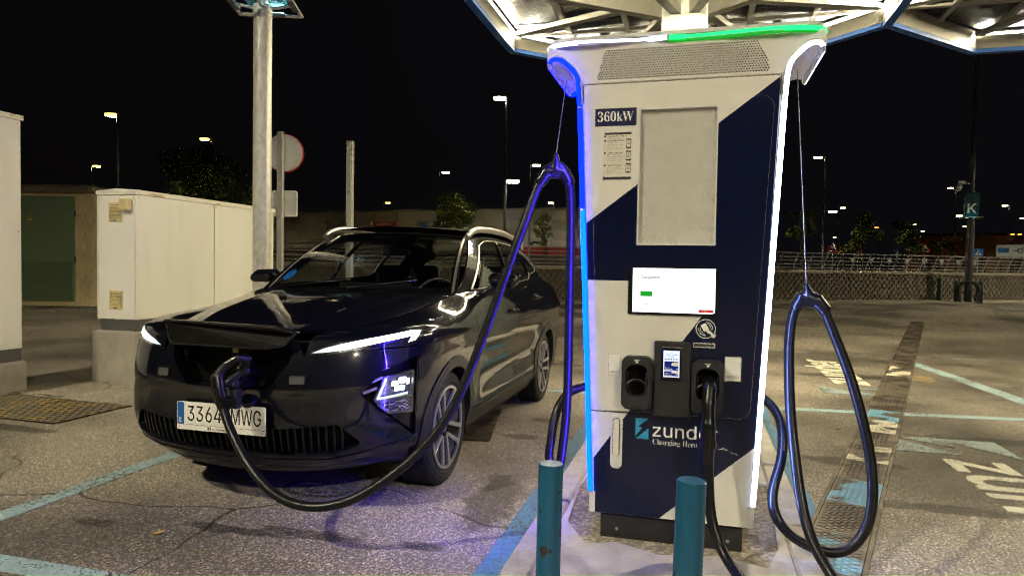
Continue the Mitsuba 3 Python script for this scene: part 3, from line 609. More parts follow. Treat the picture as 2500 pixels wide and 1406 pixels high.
# front: a base sheet with the opening of the advertising panel and of the screen, then a raised console
pw = PchipInterpolator([.2, .235, .8, 1.4, 2.08], [.316, .318, .345, .372, .396])
zs = np.linspace(.240, 2.078, 24)
front = Polygon([(XC + pw(z), z) for z in zs] + [(XC - pw(z), z) for z in zs[::-1]])
ad = sbox(-.245, 1.396, .075, 1.968); scr = sbox(-.273, 1.107, .085, 1.307)
console = Polygon([(-.398, .688), (.226, .688), (.290, 2.0), (-.452, 2.0)]).buffer(-.05).buffer(.05)
slabF = lambda poly, y0, t: xz(prism(poly, t), y0)
C('front_panel', slabF(front.difference(ad), YF, .010), 'charger_white', False)
C('console', slabF(console.difference(ad).difference(scr), YF - .010, .006), 'charger_white', False)
y_c, y_b = YF - .016, YF - .010
navy_up = Polygon([(-.424, 1.516), (.305, 2.069), (.33, 2.08), (.40, 2.08), (.40, .676), (.303, .614), (.241, .567), (-.135, .234), (-.40, .234), (-.41, .474), (-.047, .997), (.026, 1.101), (.085, 1.12), (.085, 1.307), (-.273, 1.307), (-.273, 1.245), (-.45, 1.245), (-.46, 1.49)])
navy_up = navy_up.intersection(front.buffer(-.001)).difference(ad)
C('navy_wrap', slabF(navy_up.intersection(console.buffer(-.0008)), y_c, .0015), 'navy_wrap', False)
C('navy_wrap', slabF(navy_up, y_b, .0015), 'navy_wrap', False)
C('door_seam', slabF(front.buffer(.004).difference(front.buffer(.0005)).intersection(sbox(-1, .2, 1, 2.2)), YF, .003), 'void', False)
C('lower_door_seam', slabF(sbox(XC - .34, .6795, XC + .345, .6825), y_b, .002), 'void', False)
adk = C('advert_panel', slabF(ad, YF + .004, .004), 'ad_panel', False, label='blank grey advertising panel')
part(adk, 'frame', slabF(ad.difference(ad.buffer(-.006)), YF, .018), 'charger_edge', False)
# perforated grille
gp = Polygon([(-.428, 2.100), (-.424, 2.125), (-.396, 2.222), (.224, 2.222), (.262, 2.145), (.268, 2.100)])
fp = Polygon([(XC - .40, 2.086), (XC + .40, 2.086), (XC + .42, 2.11), (XC + .44, 2.232), (XC - .44, 2.232), (XC - .42, 2.11)])
hp_ = []
for j in range(13):
    for i in range(70):
        x, z = -.43 + (i + .5 * (j % 2)) * .0106, 2.102 + j * .0098
        if gp.contains(Point(x, z)): hp_.append(Point(x, z).buffer(.0040, quad_segs=2))
C('vent_cover', slabF(fp.difference(unary_union(hp_)), YF - .0005, .003), 'charger_white', False)
C('vent_dark', slabF(gp.buffer(.004), YF, .0004), 'void', False)
# power sign and notice
pk = C('power_sign', slabF(sbox(-.430, 1.899, -.256, 1.973), y_c - .0005, .0015), 'navy_print', False, label='navy sign reading 360kW')
part(pk, 'lettering', moved(xz(serif('360kW', .040, .0010, 1.2, .150), 0), -.419, y_c - .0021, 1.918), 'print_white', False)
nk = C('notice', slabF(sbox(-.394, 1.668, -.270, 1.876), y_c, .0008), 'paper', False, label='paper notice with instructions in four steps')
yn = y_c - .0009
ink, grey = [], []
R_ = lambda x0, x1, z0, z1: xz(prism(sbox(x0, z0, x1, z1), .0004), yn)
ink += [R_(-.388, -.276, 1.862, 1.871), R_(-.392, -.274, 1.672, 1.684)]
for z, tx, w in ((1.853, 'Descarga GRATIS nuestra app', .082), (1.834, 'Crea tu cuenta de usuario', .070), (1.783, 'Añade tu medio de pago', .066), (1.731, 'Selecciona tu conector', .062)):
    ink.append(moved(xz(text(tx, .0052, True, .0004, width=w), 0), -.376, yn, z)); ink.append(xz(prism(Point(-.386, z + .0025).buffer(.0042, quad_segs=4), .0004), yn))
    for q in range(2 if z > 1.85 else 4):
        if z - .006 - q * .0075 > 1.69: grey.append(R_(-.376, -.376 + (.060, .068, .040, .064)[q], z - .0075 - q * .0075, z - .0060 - q * .0075))
for z in (1.806, 1.755, 1.703):
    fr_ = rrect(-.297, -.276, z - .004, z + .038, .003); ink.append(xz(prism(fr_.difference(rrect(-.295, -.278, z + .003, z + .032, .001)), .0004), yn))
    grey.append(R_(-.292, -.281, z + .012, z + .020)); ink.append(xz(prism(Point(-.2865, z + .026).buffer(.002, quad_segs=3), .0004), yn))
ink += [moved(xz(text('zunder', .0045, False, .0004), 0), -.298, yn - .0005, 1.8645)] if 0 else []
part(nk, 'print', cat(ink), 'print_ink', False, kind='stuff'); part(nk, 'small_print', cat(grey), 'print_grey', False, kind='stuff')
# screen
sk = C('display', slabF(scr, YF - .002, .010), 'black_plastic', False, label='bright white charging display')
bz = rrect(-.275, .087, 1.105, 1.309, .004).difference(sbox(-.257, 1.114, .080, 1.300)); part(sk, 'bezel', slabF(bz, YF - .010, .014), 'black_plastic', False)
part(sk, 'screen', slabF(sbox(-.257, 1.114, .080, 1.300), YF - .013, .002), 'void', False, emit=(.44, .47, .48), weight=.5)
ys_ = YF - .0156
part(sk, 'progress_bar', xz(prism(rrect(-.224, -.175, 1.182, 1.202, .003), .0005), ys_), 'void', False, emit=(.003, .13, .006), weight=.02)
part(sk, 'progress_frame', xz(prism(rrect(-.2245, -.128, 1.181, 1.203, .004).difference(rrect(-.2235, -.129, 1.182, 1.202, .003)), .0004), ys_), 'print_grey', False)
part(sk, 'stop_button', xz(prism(rrect(.014, .074, 1.119, 1.131, .0055), .0005), ys_), 'void', False, emit=(.2, .01, .01), weight=.02)
tx = [moved(xz(text('Cargando...', .0125, True, .0004), 0), -.223, ys_, 1.256), xz(prism(sbox(-.223, 1.2715, -.206, 1.2735), .0004), ys_), moved(xz(text('52 %', .0065, False, .0004), 0), -.188, ys_ - .001, 1.189),
      moved(xz(text('Entregado', .0065, False, .0004), 0), -.226, ys_, 1.146), moved(xz(text('5,96', .0062, False, .0004), 0), -.226, ys_, 1.132), moved(xz(text('0 kW', .0065, False, .0004), 0), -.149, ys_, 1.145)]
part(sk, 'screen_text', cat(tx), 'print_ink', False, kind='stuff')
part(sk, 'button_text', moved(xz(text('Parar', .006, True, .0003), 0), .030, ys_ - .0008, 1.122), 'print_white', False)
for z in (1.268, 1.243): part(sk, 'status_icon', xz(prism(Point(-.241, z).buffer(.0052).difference(Point(-.241, z).buffer(.0022)), .0004), ys_), 'void', False, emit=(.20, .22, .02), weight=.02)
# contactless symbol, card slot
cs = [Point(.045, 1.053).buffer(.040, quad_segs=16).difference(Point(.045, 1.053).buffer(.0372, quad_segs=16))]
for r in (.022, .029):
    ring = Point(.045, 1.053).buffer(r, quad_segs=12).difference(Point(.045, 1.053).buffer(r - .0022, quad_segs=12))
    cs.append(ring.intersection(Polygon([(.045, 1.053), (.095, 1.045), (.095, 1.12), (.045, 1.12)]))); cs.append(ring.intersection(Polygon([(.045, 1.053), (-.005, 1.061), (-.005, .98), (.045, .98)])))
card = affinity.rotate(rrect(.030, .052, 1.044, 1.074, .002), 30); hand = Polygon([(.046, 1.047), (.056, 1.050), (.066, 1.042), (.078, 1.028), (.083, 1.034), (.086, 1.026), (.076, 1.014), (.066, 1.030), (.052, 1.036)])
C('contactless_symbol', slabF(unary_union(cs + [card, hand]), y_c - .0015, .0008), 'print_white', False)
sl = C('card_slot', slabF(rrect(-.004, .084, .975, .994, .001).difference(sbox(-.001, .978, .081, .991)), y_c - .0012, .004), 'charger_edge', False); part(sl, 'window', slabF(sbox(-.001, .978, .081, .991), y_c - .0012, .0015), 'lens_grey', False)
# reader column with the small display
rk = C('reader_panel', box(-.159, -.010, y_c - .034, y_c, .685, .996, .003), 'dark_grey_plastic', 30, label='dark grey payment panel with a small lit display')
part(rk, 'terminal', moved(box(-.0385, .0385, -.008, .006, -.072, .062, .004), -.090, y_c - .036, .908), 'black_plastic', 30)
part(rk, 'slot', box(-.130, -.045, y_c - .0365, y_c - .033, .972, .9745), 'satin_metal', False)
yd = y_c - .0452
part(rk, 'small_display', xz(prism(sbox(-.121, .851, -.056, .961), .0008), yd + .001), 'void', False, emit=(.30, .33, .42), weight=.1)
blk = [xz(prism(rrect(-.117, -.060, .880, .917, .003), .0004), yd), xz(prism(rrect(-.117, -.060, .856, .876, .003), .0004), yd)]
part(rk, 'display_tile', blk[0], 'void', False, emit=(.0015, .005, .05), weight=.02); part(rk, 'display_tile', blk[1], 'void', False, emit=(.0015, .005, .05), weight=.02)
dt = [moved(xz(text('zunder', .0042, False, .0003, width=.014), 0), -.095, yd, .952), moved(xz(text('Carga con tu tarjeta', .0045, True, .0003, width=.050), 0), -.114, yd, .9425), moved(xz(text('bancaria', .0045, True, .0003, width=.022), 0), -.100, yd, .9345)] + [xz(prism(sbox(x, .923, x + .006, .928), .0003), yd) for x in (-.114, -.103, -.092, -.081, -.070)]
part(rk, 'display_text', cat(dt), 'navy_print', False, kind='stuff')
dw = []
for z0, hh in ((.880, 1.0), (.856, .62)):
    dw.append(xz(prism(Polygon([(-.090, z0 + .020 * hh), (-.086, z0 + .031 * hh), (-.076, z0 + .035 * hh), (-.060, z0 + .033 * hh), (-.060, z0 + .016 * hh), (-.072, z0 + .018 * hh)]), .0003), yd - .0006)); dw += [xz(prism(sbox(-.115, z0 + .004, -.085, z0 + .0065), .0003), yd - .0006), xz(prism(sbox(-.115, z0 + .010, -.094, z0 + .0112), .0003), yd - .0006), xz(prism(Point(-.066, z0 + .006).buffer(.003, quad_segs=4), .0003), yd - .0006)]
part(rk, 'display_picture', cat(dw), 'print_white', False, kind='stuff')
# two holsters
def holster(x0, x1, z0, z1, lab):
    o = rrect(x0, x1, z0, z1, .030, 8); w = x1 - x0; xm = (x0 + x1) / 2
    hole = rrect(x0 + .017, x1 - .017, z0 + .055, z1 - .032, .036, 8)
    front_, ring = o.buffer(-.007), o
    k = C('plug_holster', cat([slabF(ring.difference(hole), y_c, .052), slabF(front_.difference(hole), y_c - .052, .006)]), 'holster_plastic', 35, label=lab)
    part(k, 'cavity', slabF(hole.buffer(.002), y_c - .001, .003), 'void', False)
    cone = lathe([(.028, .012), (.044, -.030), (.052, -.048), (.047, -.052), (.024, .010)], 32, 'y'); cone = moved(cone, xm, y_c - .002, z0 + .078)
    part(k, 'cup', cone, 'dark_grey_plastic', 40)
    for s in (-1, 1): part(k, 'guide', box(xm + s * .040 - .003, xm + s * .040 + .003, y_c - .050, y_c - .004, z0 + .075, z1 - .065, .002), 'holster_plastic', 30)
    part(k, 'arrow_mark', slabF(unary_union([Polygon([(xm - .008, z1 - .018), (xm + .008, z1 - .018), (xm, z1 - .027)]), sbox(xm - .012, z1 - .0135, xm + .012, z1 - .0115)]), y_c - .058, .0006), 'print_white', False)
    return k
holster(-.291, -.166, .708, .930, 'empty plug holster on the left of the panel')
holster(-.006, .119, .708, .928, 'plug holster with a connector in it')
# number plates beside the holsters (their square codes are left out)
for x0, x1, z0, z1, s in ((-.356, -.301, .838, .932, '000230'), (.124, .188, .842, .942, '000231')):
    k = C('number_label', slabF(sbox(x0, z0, x1, z1), y_c - .0014, .0008), 'print_white', False, label=f'small white label numbered {s}')
    part(k, 'border', slabF(sbox(x0 + .002, z0 + .002, x1 - .002, z1 - .002).difference(sbox(x0 + .003, z0 + .003, x1 - .003, z1 - .003)), y_c - .0022, .0004), 'print_ink', False)
    part(k, 'number', moved(xz(text(s, .0105, False, .0004, width=(x1 - x0) * .80), 0), x0 + (x1 - x0) * .09, y_c - .0022, z0 + .011), 'print_ink', False)
# lock handle, emblem, lettering
lk = C('lock_handle', slabF(rrect(-.337, -.287, .440, .668, .024, 8), y_b - .0015, .010), 'charger_edge', 30, label='long rounded lock handle low on the door')
part(lk, 'lever', slabF(rrect(-.325, -.301, .498, .655, .011, 8), y_b - .0115, .010), 'charger_white', 30); part(lk, 'recess', slabF(rrect(-.328, -.298, .495, .658, .014, 8).difference(rrect(-.325, -.301, .498, .655, .011, 8)), y_b - .0115, .0006), 'void', False)
part(lk, 'key_cover', slabF(rrect(-.323, -.302, .452, .490, .010, 8), y_b - .0115, .006), 'charger_edge', 30)
em = [Polygon([(-.233 + a * .055, .662 - b * .088) for a, b in pc]) for pc in LOGO]
for e_ in em: C('emblem', slabF(e_, y_b - .0016, .0008), 'logo_blue', False)
C('name_lettering', moved(xz(text('zunder', .0400 * 1.38, False, .0008, width=.262), 0), -.161, y_b - .0016, .589), 'print_white', False, kind='stuff')
C('slogan_lettering', moved(xz(serif('Charging Hero', .0235, .0008, 3.3, .182), 0), -.160, y_b - .0016, .555), 'print_white', False, kind='stuff')
sc_ = [slabF(affinity.translate(affinity.rotate(sbox(-.006, -.0012, .006, .0012), a), x, z), y_b - .0016, .0005) for x, z, a in ((.112, .556, 20), (.125, .560, 40), (.137, .556, -5), (.160, .545, -12), (.178, .541, -20), (.19, .69, 60))]
for q in sc_: C('scratch', q, 'charger_edge', False)
# light strips: along both front edges, round the wings, along the top
def strip3(pts, r=.0105): return tube(spline(pts, max(8, len(pts) * 6)), r, 8)
yl = YF - .012
sidep = [(x - .010, z) for x, z in SIDE]
def led(name, pts, emit, lab=None, r=.0112, w=1.0, axis=(0, -1, 0), side=None, side_emit=None):
    """a light tube in its channel: front diffuser, the brighter outward side, and the opaque backing"""
    m = strip3(pts, r); n = m.face_normals; fr = n @ np.array(axis, float) > .30; k = None
    sd = (n @ np.array(side, float) > .30) & ~fr if side is not None else np.zeros(len(n), bool)
    sub = lambda q: trimesh.Trimesh(m.vertices, m.faces[q], process=True)
    k = C(name, sub(fr), 'void', 50, emit=emit, weight=.3, label=lab)
    if side is not None: part(k, 'side_diffuser', sub(sd), 'void', 50, emit=side_emit, weight=w)
    part(k, 'backing', sub(~fr & ~sd), 'charger_edge', 50); return k
WHITE_, BLUE_, CYAN_, GREEN_ = (.85, 1.0, 1.45), (.0, .020, 8), (.0, .13, 10), (.01, .75, .12)
zfun = PchipInterpolator([z for x, z in SIDE], [x - .010 for x, z in SIDE])
led('light_strip', [(XC + float(zfun(z)), yl, z) for z in np.linspace(.332, 1.98, 14)], WHITE_, 'white light strip up the right edge', w=2, side=(1, 0, 0), side_emit=(20, 30, 95))
led('light_strip', [(XC - float(zfun(z)), yl, z) for z in np.linspace(.332, 1.545, 10)], CYAN_, 'cyan light strip low on the left edge', w=1.5, side=(-1, 0, 0), side_emit=(9, 5, 160))
led('light_strip', [(XC - float(zfun(z)), yl, z) for z in np.linspace(1.550, 1.98, 6)], BLUE_, 'deep blue light strip high on the left edge', side=(-1, 0, 0), side_emit=(6, 3, 130))
for s, em_ in ((1, WHITE_), (-1, BLUE_)):
    pa = [(XC + s * float(zfun(1.985)), yl, 1.985), (XC + s * float(zfun(2.04)), yl, 2.04)] + [(XC + s * (x - .012 * (z < 2.16)), yl, z) for x, z in ARC]
    led('wing_light', pa, em_, r=.010)
    led('wing_light', [(XC + s * .552, yl + .02, 2.172), (XC + s * .552, 3.16, 2.172)], em_, axis=(s, 0, -.3))
    led('wing_light', [(XC + s * .552, 3.19, 2.172), (XC + s * .552, 3.43, 2.172)], em_, axis=(s, 0, -.3))
    if s < 0: led('wing_light', [(XC - .549, 3.455, 2.172), (XC - .50, 3.455, 2.178), (XC - .455, 3.455, 2.135)], em_)
    C('strip_base', box(*sorted((XC + s * .312, XC + s * .340)), YF - .012, YF, .238, .330, .002), 'charger_edge', 30)
    C('strip_channel', cat([tube([(XC + s * (float(zfun(z)) - .018), YF - .004, z) for z in np.linspace(.25, 2.0, 12)], .006, 6)]), 'charger_edge', 50)
tz = 2.256
tw_ = [(XC - .566, YF + .20, tz), (XC - .566, YF + .08, tz), (XC - .545, YF + .012, tz), (XC - .49, YF - .014, tz), (XC - .3, YF - .016, tz), (XC - .05, YF - .016, tz)]
led('top_light', tw_, WHITE_, 'white half of the light strip along the top', r=.0098, axis=(-.55, -.75, 0))
tg_ = [(XC - .045, YF - .016, tz), (XC + .2, YF - .016, tz), (XC + .49, YF - .014, tz), (XC + .545, YF + .012, tz), (XC + .566, YF + .08, tz), (XC + .566, YF + .2, tz)]
led('top_light', tg_, GREEN_, 'green half of the light strip along the top', r=.0098, axis=(.55, -.75, 0))
C('top_light_base', strip3([(x, y + .004, z - .0125) for x, y, z in tg_], .005), 'void', 50, emit=(.002, .16, .008), weight=.05)
# ------------------------------------------------------------------ cables, hangers, plugs, bollards
RC = .0208
def gun_mesh(top, bottom, fwd):
    """a rapid charging connector: nose at top, pistol grip loop down to the cable gland"""
    return None
def hanger(key, a, apex, b, wire_top):
    """the rubber saddle that carries the cable at its wire: a, b the cable on both sides, apex the eye"""
    a, b, apex = map(np.array, (a, b, apex)); m = (a + b) / 2
    up = apex - m; top = m + up * .45
    bones = [((a, .0285), (a + (b - a) * .22 + up * .34, .031)), ((a + (b - a) * .22 + up * .34, .031), (a + (b - a) * .78 + up * .36, .031)), ((a + (b - a) * .78 + up * .36, .031), (b, .0285)), ((m + up * .42, .034), (apex, .010))]
    k = part(key, 'hanger', smooth_solid([(x, y) for x, y in bones], .010, 6), 'black_plastic', 60, label='rubber saddle holding the cable up on its wire')
    part(k, 'eye_bolt', moved(lathe([(0, -.012), (.006, -.012), (.006, .012), (0, .012)], 10, 'x'), *(apex - np.array([0, 0, .004]))), 'satin_metal', 40)
    part(k, 'wire', rod(apex, wire_top, .0022, 6), 'steel_wire', 60)
lc = thing('charging_cable', 'thick black cable running from the charger over a hanger into the car front', 'cable')
A = [(-.44, 3.22, .742), (-.493, 3.2, .733), (-.558, 3.18, .709), (-.602, 3.14, .655), (-.624, 3.1, .574), (-.632, 3.07, .475), (-.626, 3.05, .395), (-.598, 3.04, .363), (-.573, 3.04, .44), (-.559, 3.05, .59), (-.554, 3.06, .759), (-.553, 3.06, 1.022), (-.551, 3.05, 1.302), (-.550, 3.04, 1.543), (-.560, 3.03, 1.680), (-.586, 3.02, 1.738), (-.620, 3.01, 1.752), (-.655, 3.0, 1.730), (-.688, 2.99, 1.672), (-.737, 2.96, 1.519), (-.793, 2.93, 1.344), (-.857, 2.9, 1.133), (-.927, 2.86, .915), (-1.011, 2.81, .69), (-1.12, 2.75, .514), (-1.266, 2.69, .374), (-1.415, 2.64, .279), (-1.576, 2.61, .238), (-1.732, 2.6, .259), (-1.872, 2.62, .336), (-2.006, 2.67, .441), (-2.104, 2.715, .546), (-2.160, 2.745, .630)]
part(lc, 'sheath', tube(spline(A, 260), RC, 14), 'rubber', 60)
hanger(lc, (-.563, 3.03, 1.685), (-.618, 3.015, 1.800), (-.682, 2.99, 1.682), (-.612, 3.20, 2.18))
# the connector in the car: body, open grip and nose
gb = [(((-2.160, 2.745, .628), .030), ((-2.180, 2.745, .700), .031)), (((-2.180, 2.745, .700), .031), ((-2.190, 2.750, .745), .030)), (((-2.190, 2.750, .745), .028), ((-2.165, 2.770, .800), .021)), (((-2.165, 2.770, .800), .021), ((-2.115, 2.800, .838), .020)), (((-2.115, 2.800, .838), .021), ((-2.095, 2.850, .828), .022)), (((-2.095, 2.85, .828), .022), ((-2.13, 2.87, .775), .030)), (((-2.13, 2.87, .775), .030), ((-2.178, 2.80, .715), .030)), (((-2.13, 2.87, .770), .040), ((-2.14, 2.97, .735), .044)), (((-2.16, 2.83, .70), .036), ((-2.15, 2.95, .70), .04))]
pk_ = part(lc, 'plug', smooth_solid(gb, .009, 5), 'black_plastic', 60, label='black plug with an open grip pushed into the car')
part(pk_, 'gland', cat([moved(tube([(-2.150 + .004 * i, 2.742, .600 + .012 * i), (-2.150 + .004 * i + .002, 2.742, .607 + .012 * i)], .029, 14)) for i in range(5)]), 'rubber', 40)
part(pk_, 'latch_cover', hull([(-2.125 + a * .018, 2.80 + b * .02, .640 + c * .05) for a in (-1, 1) for b in (-1, 1) for c in (-.9, .9)]), 'dark_grey_plastic', 30)
rc_ = thing('charging_cable', 'thick black cable hanging in a long loop right of the charger, plug in its holster', 'cable')
B = [(.29, 3.24, .735), (.311, 3.2, .724), (.35, 3.17, .687), (.375, 3.1, .597), (.364, 3.05, .485), (.332, 3.0, .376), (.341, 2.97, .292), (.391, 2.95, .229), (.482, 2.93, .187), (.588, 2.93, .185), (.669, 2.95, .261), (.704, 2.98, .395), (.701, 3.01, .527), (.665, 3.04, .719), (.609, 3.07, .913), (.552, 3.08, 1.063), (.515, 3.08, 1.150), (.480, 3.08, 1.190), (.445, 3.08, 1.185), (.412, 3.08, 1.145), (.391, 3.07, 1.058), (.386, 3.04, .888), (.394, 3.0, .69), (.412, 2.94, .504), (.434, 2.87, .346), (.468, 2.8, .239), (.528, 2.72, .150), (.60, 2.58, .07), (.66, 2.36, .030), (.64, 2.10, .024), (.50, 1.92, .06), (.38, 1.95, .165), (.27, 2.22, .170), (.21, 2.50, .168), (.165, 2.62, .185), (.125, 2.685, .225), (.09, 2.725, .300), (.070, 2.752, .429), (.064, 2.762, .555)]
part(rc_, 'sheath', tube(spline(B, 300), RC, 14), 'rubber', 60)
hanger(rc_, (.413, 3.08, 1.150), (.450, 3.08, 1.236), (.520, 3.08, 1.140), (.405, 3.20, 2.17))
gk2 = [(((.0635, 2.762, .545), .024), ((.062, 2.762, .610), .026)), (((.062, 2.762, .610), .030), ((.061, 2.766, .690), .030)), (((.061, 2.766, .690), .027), ((.062, 2.785, .770), .026)), (((.062, 2.785, .770), .026), ((.066, 2.815, .825), .027)), (((.066, 2.815, .825), .027), ((.064, 2.87, .838), .030)), (((.064, 2.87, .838), .030), ((.058, 2.912, .800), .036))]
pk2 = part(rc_, 'plug', smooth_solid(gk2, .008, 5), 'black_plastic', 60, label='black plug standing in the right holster')
part(pk2, 'collar', tube([(.0618, 2.763, .628), (.0622, 2.763, .600)], .0335, 18), 'black_plastic', 40)
def bollard(x, y, z1, lean, lab):
    m = lathe([(0, 0), (.0425, 0), (.0425, z1 - .147), (.0415, z1 - .1435), (.039, z1 - .1415), (0, z1 - .1405)], 40); m = moved(m, 0, 0, 0, ry=lean); b = m.bounds
    m.apply_translation((x - math.sin(lean) * (z1 - .14), y, .137)); k = single('bollard', m, 'bollard_blue', lab, 'bollard', group='blue bollards on the island', smooth=35)
    part(k, 'foot_ring', moved(lathe([(.042, 0), (.07, 0), (.07, .006), (.042, .010)], 30), x - math.sin(lean) * (z1 - .14), y, .137), 'galvanised_dark', 30)
bollard(-.466, 2.28, .628, .012, 'blue steel bollard in front of the charger’s left edge')
bollard(.003, 2.02, .694, .022, 'blue steel bollard in front of the charger’s right holster, nearer the camera')
# ------------------------------------------------------------------ car: the body as parametric surfaces
CX, CY, CL = -2.285, 2.925, 4.42              # centre line, nose, length; the car's own x = right in the photo, y = from nose to tail
SE_N = 3.0
_th = np.linspace(0, np.pi / 2, 4001)
_ex, _ey = np.sin(_th) ** (2 / SE_N), 1 - np.cos(_th) ** (2 / SE_N)
_al = np.r_[0, np.cumsum(np.hypot(np.diff(_ex) * .9, np.diff(_ey) * .78))]
S1 = _al[-1]                                   # the front corner: s = 0 (centre) .. S1, then the side
exf = lambda s: np.interp(s, _al, _ex); eyf = lambda s: np.interp(s, _al, _ey)
FD, RD = .78, .45
S2 = S1 + (CL - RD - FD)                       # end of the straight side
_ar = np.r_[0, np.cumsum(np.hypot(np.diff(np.cos(_th) ** (2 / 3.2)) * .88, np.diff(np.sin(_th) ** (2 / 3.2)) * RD))]
S3 = S2 + _ar[-1]
SB = S1 - FD + .85                             # on the side s = SB + (y - .85)
rxf = lambda s: np.interp(s - S2, _ar, np.cos(_th) ** (2 / 3.2)); ryf = lambda s: np.interp(s - S2, _ar, np.sin(_th) ** (2 / 3.2))
_W = PchipInterpolator([.10, .18, .24, .30, .40, .52, .62, .72, .82, .90, .96, 1.04, 1.12, 1.2], [.74, .79, .835, .862, .884, .892, .896, .903, .910, .906, .893, .868, .835, .80])
_YN = PchipInterpolator([.10, .18, .24, .30, .40, .52, .62, .72, .82, .90, .95, 1.2], [.24, .15, .09, .055, .02, .0, .0, .008, .028, .055, .085, .3])
def gauss(x, m, s): return np.exp(-((x - m) / s) ** 2)
def sideW(Y, z):
    door = np.clip((Y - 1.25) / .3, 0, 1) * np.clip((3.35 - Y) / .35, 0, 1); door = door * door * (3 - 2 * door)
    w = _W(z) - door * (.034 * gauss(z, .56, .15) - .012 * gauss(z, .34, .07))
    w = w + .016 * (gauss(Y, .88, .5) + 1.3 * gauss(Y, 3.51, .48)) * gauss(z, .68, .26)
    w = w + .012 * np.clip((Y - 2.7) / .8, 0, 1) * gauss(z, .93, .10) + .010 * gauss(z, .90, .045) * np.clip((Y - .3) / .5, 0, 1)
    return w
def lower(s, z):
    s = np.asarray(s, float); z = np.asarray(z, float); sg = np.where(s < 0, -1., 1.); a = np.abs(s)
    Yf = _YN(z) + (FD - _YN(z)) * eyf(np.minimum(a, S1)); Ys = FD + (a - S1); Yr = CL - RD + (RD - .12 * np.clip((z - .6) / .6, 0, 1)) * ryf(np.clip(a, S2, S3))
    Y = np.where(a < S1, Yf, np.where(a < S2, Ys, Yr))
    X = sideW(Y, z) * np.where(a < S1, exf(np.minimum(a, S1)), np.where(a < S2, 1., rxf(np.clip(a, S2, S3))))
    und = np.clip((.37 - z) / .16, 0, 1) ** 1.7 * np.clip((1.16 - a) / .25, 0, 1)
    X = X * (1 - .17 * und * np.clip(a / .6, 0, 1)); Y = Y + .10 * und * np.clip(a / .8, 0, 1)
    X = X * (1 + np.clip((1.15 - a) / .3, 0, 1) * np.clip(a / .5, 0, 1) * (.010 * np.clip((.65 - z) / .2, 0, 1) - .035 * np.clip((z - .68) / .2, 0, 1)))
    # the front: a slight peak along the centre and a face that leans under the lamps
    return np.stack([sg * X, Y, z], -1)
# the crease K(s): bonnet front, bonnet edge, belt line, tail
_ks = [0, .25, .47, .62, .8, 1.0, SB, SB + .25, SB + .53, SB + .85, SB + 1.4, SB + 2.0, SB + 2.4, SB + 2.8, S2 + .05, S2 + .45, S3]
_kx = [0, .25, .46, .54, .59, .63, .69, .72, .752, .80, .812, .812, .80, .775, .70, .52, 0]
_ky = [.125, .16, .27, .36, .46, .58, .86, 1.10, 1.38, 1.70, 2.25, 2.85, 3.25, 3.65, 3.93, 4.18, 4.24]
_kz = [.952, .952, .95, .957, .968, .985, 1.027, 1.066, 1.11, 1.125, 1.14, 1.16, 1.18, 1.20, 1.19, 1.15, 1.13]
Kx, Ky, Kz = (PchipInterpolator(_ks, v) for v in (_kx, _ky, _kz))
_ze = PchipInterpolator([0, .5, .8, SB, SB + .53, SB + .9, SB + 2.8, S3], [.895, .90, .915, .93, .97, .99, 1.06, 1.02])
KQ = .22
def body(s, t):
    """t = height z up to the shoulder, then on over a rounded shoulder to the crease K at t = ze + KQ"""
    s = np.asarray(s, float); t = np.asarray(t, float); sg = np.where(s < 0, -1., 1.); a = np.abs(s)
    ze = _ze(a); P = lower(a, np.minimum(t, ze)); K = np.stack([Kx(a), Ky(a), Kz(a)], -1)
    e = 1e-3; E = lower(a, ze); D = (E - lower(a, ze - e)) / e
    q = np.clip((t - ze) / KQ, 0, 1)[..., None]; L = np.linalg.norm(K - E, axis=-1, keepdims=True); D = D / np.linalg.norm(D, axis=-1, keepdims=True) * L
    out = np.array([0.0, 0.0, 0.0]); M1 = (K - E) * np.array([1.25, 1.25, .55])
    h00, h10, h01, h11 = 2 * q**3 - 3 * q**2 + 1, q**3 - 2 * q**2 + q, -2 * q**3 + 3 * q**2, q**3 - q**2
    Q = h00 * E + h10 * D * .8 + h01 * K + h11 * M1
    P = np.where((t > ze)[..., None], Q, P)
    P[..., 0] *= sg; return P
def W_(P):
    return P + np.array([CX, CY, 0])
def bodyW(s, t): return W_(body(s, t))
# bonnet
_hc = lambda q: PchipInterpolator([0, .3, .7, 1], [.125, .42, .82, 1.13])(q)
_hs = PchipInterpolator([0, .2, .5, .75, 1], [.47, .75, 1.12, SB + .25, SB + .53])
def hood(p, q):
    a = np.abs(p); s = _hs(np.clip(q, 0, 1)) ; f = q
    sx, sy, sz = Kx(s), Ky(s), Kz(s)
    X = sx * a; Y = _hc(np.clip(q, 0, 1)) * (1 - a**2) + sy * a**2
    cz = PchipInterpolator([0, .12, .35, .7, 1], [.952, .985, 1.035, 1.085, 1.11])(np.clip(q, 0, 1))
    Z = cz * (1 - a**2) + sz * a**2 + .012 * np.sin(np.pi * np.clip(q, 0, 1)) * (a**2 - a**6) * 1.6
    Z = Z + .010 * gauss(a, .62, .07) * np.clip(q / .2, 0, 1) * np.clip((1.05 - q) / .2, 0, 1)
    return W_(np.stack([np.sign(p) * X, Y, Z], -1))
